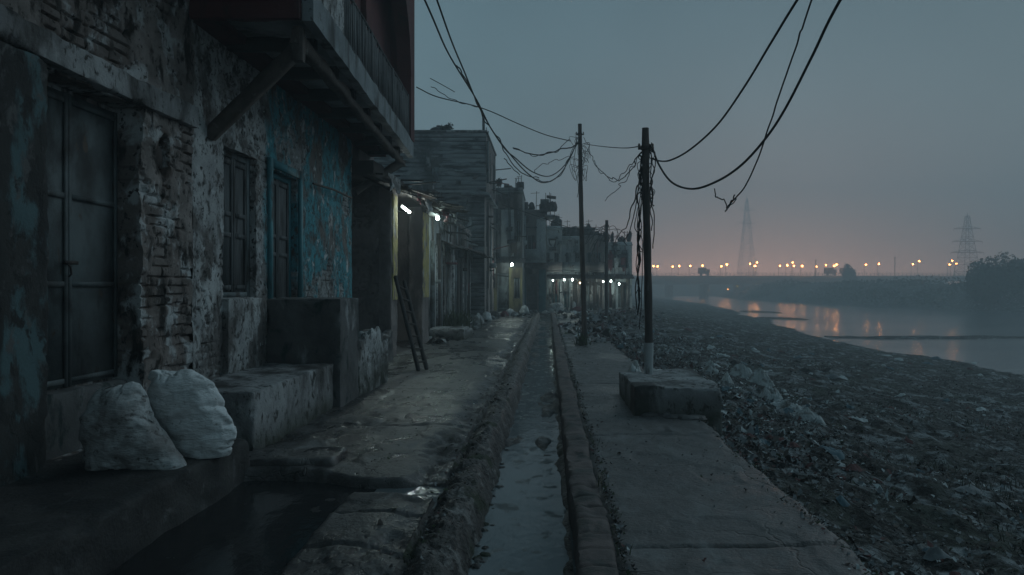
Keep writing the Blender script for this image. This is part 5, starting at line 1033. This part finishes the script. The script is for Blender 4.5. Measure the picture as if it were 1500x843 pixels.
for k, (px, py) in enumerate(LAMPS):
    Y = YB+(6 if k % 3 else 1); p = pix(px, py, Y); t = thing('street_lamp', 'lit orange lamp, the %s from the left along the bridge' % ordn[k], 'street lamp', (p[0], Y, zb1), 'orange lamps along the bridge')
    mb = MB(); mb.tube([(p[0], Y, zb1), (p[0], Y, p[2]+.1)], [.11, .07], 6); mb.tube([(p[0], Y, p[2]+.1), (p[0]+.2, Y-.7, p[2]+.25)], .05, 5); mb.build('post', M['steel'], t)
    s = .38+.13*(wts.get(k, 1)-1); mb = MB(); mb.lathe([(0, -s), (s*.8, -s*.6), (s, 0), (s*.8, s*.6), (0, s)], (p[0]+.2, Y-.9, p[2]), 8); mb.build('lamp_head', M['sodium'], t, smooth=180)
    point('lamp_glow', (p[0]+.2, Y-1.5, p[2]-.2), (1, .38, .12), 150*wts.get(k, 1), .42)
def truck(px, Y, label, L=5.0, m='tin'):
    x = (px-VPX)/F*Y; t = thing('truck', label, 'truck', (x, Y, zb1), 'vehicles on the bridge')
    mb = MB(); mb.box((x-L/2, Y, zb1+.8), (x+L*.2, Y+2.2, zb1+3)); mb.build('body', M[m], t); mb = MB(); mb.box((x+L*.22, Y, zb1+.7), (x+L*.5, Y+2.2, zb1+2.4)); mb.build('cab', M['tin'], t)
    for a in (-.35, .33): mb = MB(); mb.tube([(x+a*L, Y-.1, zb1+.5), (x+a*L, Y+.3, zb1+.5)], .5, 10); mb.build('wheel', M['cable'], t)
    mb = MB(); mb.lathe([(0, -.14), (.14, 0), (0, .14)], (x+L*.51, Y+.3, zb1+1), 6); mb.build('headlight', M['sodium'], t)
truck(1243, YB+4, 'dark truck on the right part of the bridge'); truck(1032, YB+4, 'small dark truck on the left part of the bridge', 4); truck(1218, YB+4, 'truck with lit headlight below the brightest lamps', 4)
for k, (a, b) in enumerate([(1226, 420), (1218, 427), (1080, 420), (1066, 424)]):
    Y = 249; p = pix(a, b, Y); t = thing('lantern', ['bright warm light under the bridge at the right', 'dim pale light below the bright one under the bridge', 'dim orange light under the middle of the bridge', 'faint light low under the left of the bridge'][k], 'lantern', (p[0], Y, p[2]-2.5))
    mb = MB(); mb.tube([(p[0], Y, p[2]-2.8), (p[0], Y, p[2])], .06, 5); mb.build('post', M['steel'], t); mb = MB(); mb.lathe([(0, -.2), (.2, 0), (0, .2)], (p[0], Y-.1, p[2]), 8); mb.build('lamp_head', M['sodium' if k != 1 else 'warmbulb'], t)
def tower(label, px, yb, yt, Y, w, arms):
    b = pix(px, yb, Y); zt = (HY-yt)/F*Y+EYE; x = b[0]; z0 = 0; H = zt-z0; t = thing('transmission_tower', label, 'pylon', (x, Y, z0), 'lattice pylons beyond the river')
    mb = MB(); hw = lambda s: w*(1-s)**1.15*.5+.35; n = 11; th = .085*w/9
    for sx in (-1, 1):
        for sy in (-1, 1): mb.tube([(x+sx*hw(s), Y+sy*hw(s), z0+H*s) for s in np.linspace(0, .96, 14)], th, 5)
    for i in range(n):
        s0, s1 = .96*i/n, .96*(i+1)/n
        for a, b2 in (((-1, -1), (1, -1)), ((1, -1), (1, 1)), ((1, 1), (-1, 1)), ((-1, 1), (-1, -1))):
            for u, v in ((a, b2), (b2, a)): mb.tube([(x+u[0]*hw(s0), Y+u[1]*hw(s0), z0+H*s0), (x+v[0]*hw(s1), Y+v[1]*hw(s1), z0+H*s1)], th*.6, 4)
            mb.tube([(x+a[0]*hw(s1), Y+a[1]*hw(s1), z0+H*s1), (x+b2[0]*hw(s1), Y+b2[1]*hw(s1), z0+H*s1)], th*.6, 4)
    mb.tube([(x, Y, z0+H*.94), (x, Y, z0+H)], th*1.3, 5); mb.build('mast', M['steel'], t)
    for s, l in arms:
        z = z0+H*s; mb = MB()
        for sg in (-1, 1):
            e = (x+sg*l, Y, z); mb.tube([(x, Y-hw(s), z), e], th, 4); mb.tube([(x, Y+hw(s), z), e], th, 4); mb.tube([(x, Y, z+H*.035), e], th, 4); mb.tube([e, (e[0], Y, z-H*.03)], th*.8, 4)
        mb.build('crossarm', M['steel'], t)
tower('left lattice pylon, tall and faint in the mist behind the bridge', 1094, 405, 286, 404, 10.4, [(.84, 4.6), (.7, 5.8)])
tower('right lattice pylon with three wide arms above the bank', 1417, 400, 312, 190, 5.4, [(.8, 3.8), (.64, 4.2), (.5, 4.6)])
for k, (px, yt, yb, Y) in enumerate([(1311, 376, 402, 235), (1195, 380, 403, 240)]):
    p = pix(px, yt, Y); mb = MB(); mb.tube([(p[0], Y, -1), (p[0], Y, p[2])], .12, 6); mb.tube([(p[0]-.6, Y, p[2]-.5), (p[0]+.6, Y, p[2]-.5)], .07, 5); tag(mb.build('mast', M['steel']), ['thin mast rising behind the right bank', 'thin mast in front of the middle bridge lamps'][k], 'mast')
def ptree(px, yb, yt, wpx, Y, n, label, seed, leaf, trunk=1.2):
    p = pix(px, yb, Y); zb = float(land(np.array(p[0]), np.array(Y)))-.2; zt = (HY-yt)/F*Y+EYE; w = wpx/F*Y/2
    bush('tree', (p[0], Y, zb), (w, w*.8, (zt-zb-trunk)*1.12), int(n*1.5), label, 'tree', seed, leaf, trunk=trunk, group='trees on the far bank')
ptree(1462, 402, 378, 92, 112, 5200, 'broad dark tree on the far bank at the right edge', 1, .22)
ptree(1497, 405, 384, 60, 110, 2600, 'dark tree cut by the right edge of the photo', 2, .22)
ptree(1431, 408, 393, 40, 114, 1600, 'low dark tree at the left foot of the broad one', 3, .2)
ptree(1243, 404, 393, 26, 236, 900, 'small faint tree standing before the bridge', 4, .35)
r = np.random.default_rng(77); mb = MB(); n = 15000
Y = r.uniform(60, 240, n); X = XR(Y)+r.uniform(2, 26, n); Y2 = r.uniform(305, 345, n); use = r.random(n) < .3; Y = np.where(use, Y2, Y); X = np.where(use, r.uniform(30, 210, n), X)
cl = fbm(X*.12, Y*.1, 0, 3, 401); z = land(X, Y); hh = np.clip(.6+2.4*cl, .15, 2.2)*r.random(n); keep = (cl > -.25) & (z > -2.2); X, Y, z = X[keep], Y[keep], (z+hh)[keep]; n = len(X)
a = r.normal(size=(n, 3)); a /= np.linalg.norm(a, axis=1)[:, None]; b = np.cross(a, r.normal(size=(n, 3))); b /= np.linalg.norm(b, axis=1)[:, None]; s = .28*(.6+r.random((n, 1))); c = np.stack([X, Y, z], -1)
mb.add(np.stack([c-a*s, c+b*s*.6, c+a*s, c-b*s*.6], 1).reshape(-1, 3), np.arange(4*n).reshape(n, 4)); kind(mb.build('scrub', M['leaf']), 'stuff', 'dark scrub covering the far river bank', 'scrub')
# ================================================================== lamps of the lane
def bulb(p, label, w, col=(.82, 1., .95), r=.045, m='bulb', hang=.25):
    t = thing('light_bulb', label, 'light bulb', (p[0], p[1], p[2]-r), 'lit bulbs along the lane')
    mb = MB(); mb.lathe([(0, -r), (r*.7, -r*.75), (r, 0), (r*.75, r*.7), (r*.45, r*1.3), (0, r*1.35)], p, 12); mb.build('glass', M[m], t, smooth=180)
    mb = MB(); mb.lathe([(0, r*1.36), (r*.5, r*1.36), (r*.5, r*2.4), (0, r*2.4)], p, 8); mb.tube([(p[0], p[1], p[2]+r*2.4), (p[0]-.03, p[1], p[2]+hang*.6+r*2), (p[0]-.1, p[1], p[2]+hang+r*2)], .007, 4); mb.build('socket', M['cable'], t)
    point('bulb_light', (p[0]+.02, p[1]-r*1.4-.03, p[2]-r*1.4-.03), col, w, r)
bulb(pix(641, 320, 20.5), 'bright white bulb hanging under the ragged canopy', 17, (.75, 1, .93), r=.06)
# tube light by the first pillar
p = pix(594, 306, 15.6); t = thing('tube_light', 'white tube light fixed high beside the yellow pillar', 'tube light', p)
mb = MB(); mb.tube([p+np.array([-.07, -.05, .05]), p+np.array([.06, .15, -.07])], .024, 8); mb.build('tube', M['bulb'], t)
mb = MB(); mb.tube([p+np.array([-.1, -.05, .1]), p+np.array([.09, .22, -.06])], .02, 6); mb.build('fitting', M['iron'], t)
point('tube_glow', tuple(p+np.array([.16, .05, -.1])), (.85, 1, .97), 20, .06)
for k, (a, b, Y, w, rr) in enumerate([(750, 388, 38.6, 22, .07), (810, 411, 47.0, 1.5, .045), (826.5, 410.3, 47, 3, .06), (838.5, 410.3, 46.9, 4, .07), (883.5, 413, 47, 2.2, .05), (895, 412.5, 46.9, 4, .065), (907, 416.5, 46.9, 2.6, .055)]):
    bulb(pix(a, b, Y), ['white bulb under the awning of the pale panel house', 'faint small bulb at the left of the far row', 'white bulb second from left on the far row', 'brightest bulb of the far row beside the tall pole', 'bulb just left of the short far pole', 'bright bulb just right of the short far pole', 'rightmost bulb of the far row'][k], w, r=rr, hang=.15)
bulb(pix(849.5, 415, 46.8), 'warm yellowish bulb behind the tall pole', 2, (1, .7, .35), .045, 'warmbulb', .15)
# ================================================================== haze, sky, sun, camera
mb = MB(); mb.box((-70, -20, -4.6), (370, 418, 62)); hz = mb.build('haze', (lambda: None)() or M['cable']); kind(hz, 'stuff', 'blue grey evening mist filling the whole valley', 'haze')
hm = bpy.data.materials.new('mist'); hm.use_nodes = True; nt = hm.node_tree; nt.nodes.clear(); out = nt.nodes.new('ShaderNodeOutputMaterial'); v = nt.nodes.new('ShaderNodeVolumePrincipled'); nt.links.new(v.outputs[0], out.inputs['Volume'])
v.inputs['Color'].default_value = (.86, .95, 1., 1); v.inputs['Density'].default_value = .0054; v.inputs['Anisotropy'].default_value = .25
hz.data.materials.clear(); hz.data.materials.append(hm)
W = bpy.data.worlds.new('World'); S.world = W; W.use_nodes = True; nt = W.node_tree; nt.nodes.clear()
N = lambda t, **k: (lambda o: ([setattr(o, a, b) for a, b in k.items()], o)[1])(nt.nodes.new(t))
wo = N('ShaderNodeOutputWorld'); bg1 = N('ShaderNodeBackground'); bg2 = N('ShaderNodeBackground'); add = N('ShaderNodeAddShader')
SUN_EL, SUN_AZ = math.radians(6), math.radians(54)
sky = N('ShaderNodeTexSky', sky_type='NISHITA'); sky.sun_disc = False; sky.sun_elevation = SUN_EL; sky.sun_rotation = SUN_AZ; sky.dust_density = 4
nt.links.new(sky.outputs[0], bg1.inputs[0]); bg1.inputs[1].default_value = .002
tc = N('ShaderNodeTexCoord'); sp = N('ShaderNodeSeparateXYZ'); nt.links.new(tc.outputs['Generated'], sp.inputs[0])
def mth(op, a, b=0., c=None):
    o = N('ShaderNodeMath', operation=op)
    for i, q in enumerate([a, b]):
        if isinstance(q, (int, float)): o.inputs[i].default_value = q
        else: nt.links.new(q, o.inputs[i])
    return o.outputs[0]
rp = N('ShaderNodeValToRGB'); nt.links.new(sp.outputs[2], rp.inputs[0]); els = rp.color_ramp.elements
stops = [(0., (.15, .2, .222)), (.1, (.132, .193, .216)), (.22, (.096, .157, .18)), (.42, (.055, .1, .123)), (.7, (.05, .098, .124)), (1., (.046, .094, .12))]
els[0].position, els[0].color = stops[0][0], stops[0][1]+(1,); els[1].position, els[1].color = stops[-1][0], stops[-1][1]+(1,)
for q, c in stops[1:-1]: e = els.new(q); e.color = c+(1,)
# cloud cover is a little thinner ahead on the left, thicker to the right
az = mth('ARCTAN2', sp.outputs[0], sp.outputs[1]); azr = N('ShaderNodeMapRange', interpolation_type='SMOOTHSTEP'); nt.links.new(mth('ABSOLUTE', mth('ADD', az, .12)), azr.inputs[0]); azr.inputs[1].default_value = .05; azr.inputs[2].default_value = .95; azr.inputs[3].default_value = 1.04; azr.inputs[4].default_value = .72
azb = N('ShaderNodeMapRange', interpolation_type='SMOOTHSTEP'); nt.links.new(mth('ABSOLUTE', mth('SUBTRACT', az, .25)), azb.inputs[0]); azb.inputs[1].default_value = .9; azb.inputs[2].default_value = 2.4; azb.inputs[3].default_value = 1.; azb.inputs[4].default_value = .85
cn = N('ShaderNodeTexNoise'); nt.links.new(tc.outputs['Generated'], cn.inputs[0]); cn.inputs['Scale'].default_value = 2.2; cn.inputs['Detail'].default_value = 5
k = mth('MULTIPLY', mth('MULTIPLY', azr.outputs[0], azb.outputs[0]), mth('ADD', .42, mth('MULTIPLY', cn.outputs[0], 1.16)))
nt.links.new(rp.outputs[0], bg2.inputs[0]); nt.links.new(k, bg2.inputs[1])
# town glow low over the bridge
glow = mth('MULTIPLY', mth('POWER', 2.718, mth('MULTIPLY', mth('ABSOLUTE', sp.outputs[2]), -13.)), mth('POWER', 2.718, mth('MULTIPLY', mth('POWER', mth('SUBTRACT', az, .3), 2.), -11.)))
bg3 = N('ShaderNodeBackground'); bg3.inputs[0].default_value = (1, .46, .3, 1); nt.links.new(mth("MULTIPLY", glow, 1.6), bg3.inputs[1]); add2 = N('ShaderNodeAddShader')
nt.links.new(bg1.outputs[0], add.inputs[0]); nt.links.new(bg2.outputs[0], add.inputs[1]); nt.links.new(add.outputs[0], add2.inputs[0]); nt.links.new(bg3.outputs[0], add2.inputs[1]); nt.links.new(add2.outputs[0], wo.inputs[0])
sl = bpy.data.lights.new('sun', 'SUN'); sl.energy = .45; sl.angle = math.radians(36); sl.color = (.7, .9, 1.); so = bpy.data.objects.new('sun', sl); COL.objects.link(so)
d = Vector((math.sin(SUN_AZ)*math.cos(math.radians(32)), math.cos(SUN_AZ)*math.cos(math.radians(32)), math.sin(math.radians(32)))); so.rotation_euler = d.to_track_quat('Z', 'Y').to_euler()
cd = bpy.data.cameras.new('camera'); cam = bpy.data.objects.new('camera', cd); COL.objects.link(cam); cam.location = (0, 0, EYE); cam.rotation_euler = (math.radians(90), 0, 0)
cd.sensor_width = 36; cd.lens = 24; cd.shift_x = -53/1500; cd.shift_y = -1.5/1500; cd.clip_end = 3000; cd.clip_start = .05; S.camera = cam
vs = S.view_settings; vs.view_transform = 'Standard'; vs.look = 'None'; vs.exposure = .64; vs.gamma = 1; vs.use_curve_mapping = False
S.render.engine = 'CYCLES'; c = S.cycles; c.max_bounces = 5; c.diffuse_bounces = 3; c.glossy_bounces = 3; c.volume_bounces = 1; c.transparent_max_bounces = 4; c.caustics_reflective = False; c.caustics_refractive = False
c.use_denoising = True; c.denoiser = 'OPENIMAGEDENOISE'; c.denoising_input_passes = 'RGB_ALBEDO_NORMAL'; c.sample_clamp_indirect = 4; c.use_light_tree = True
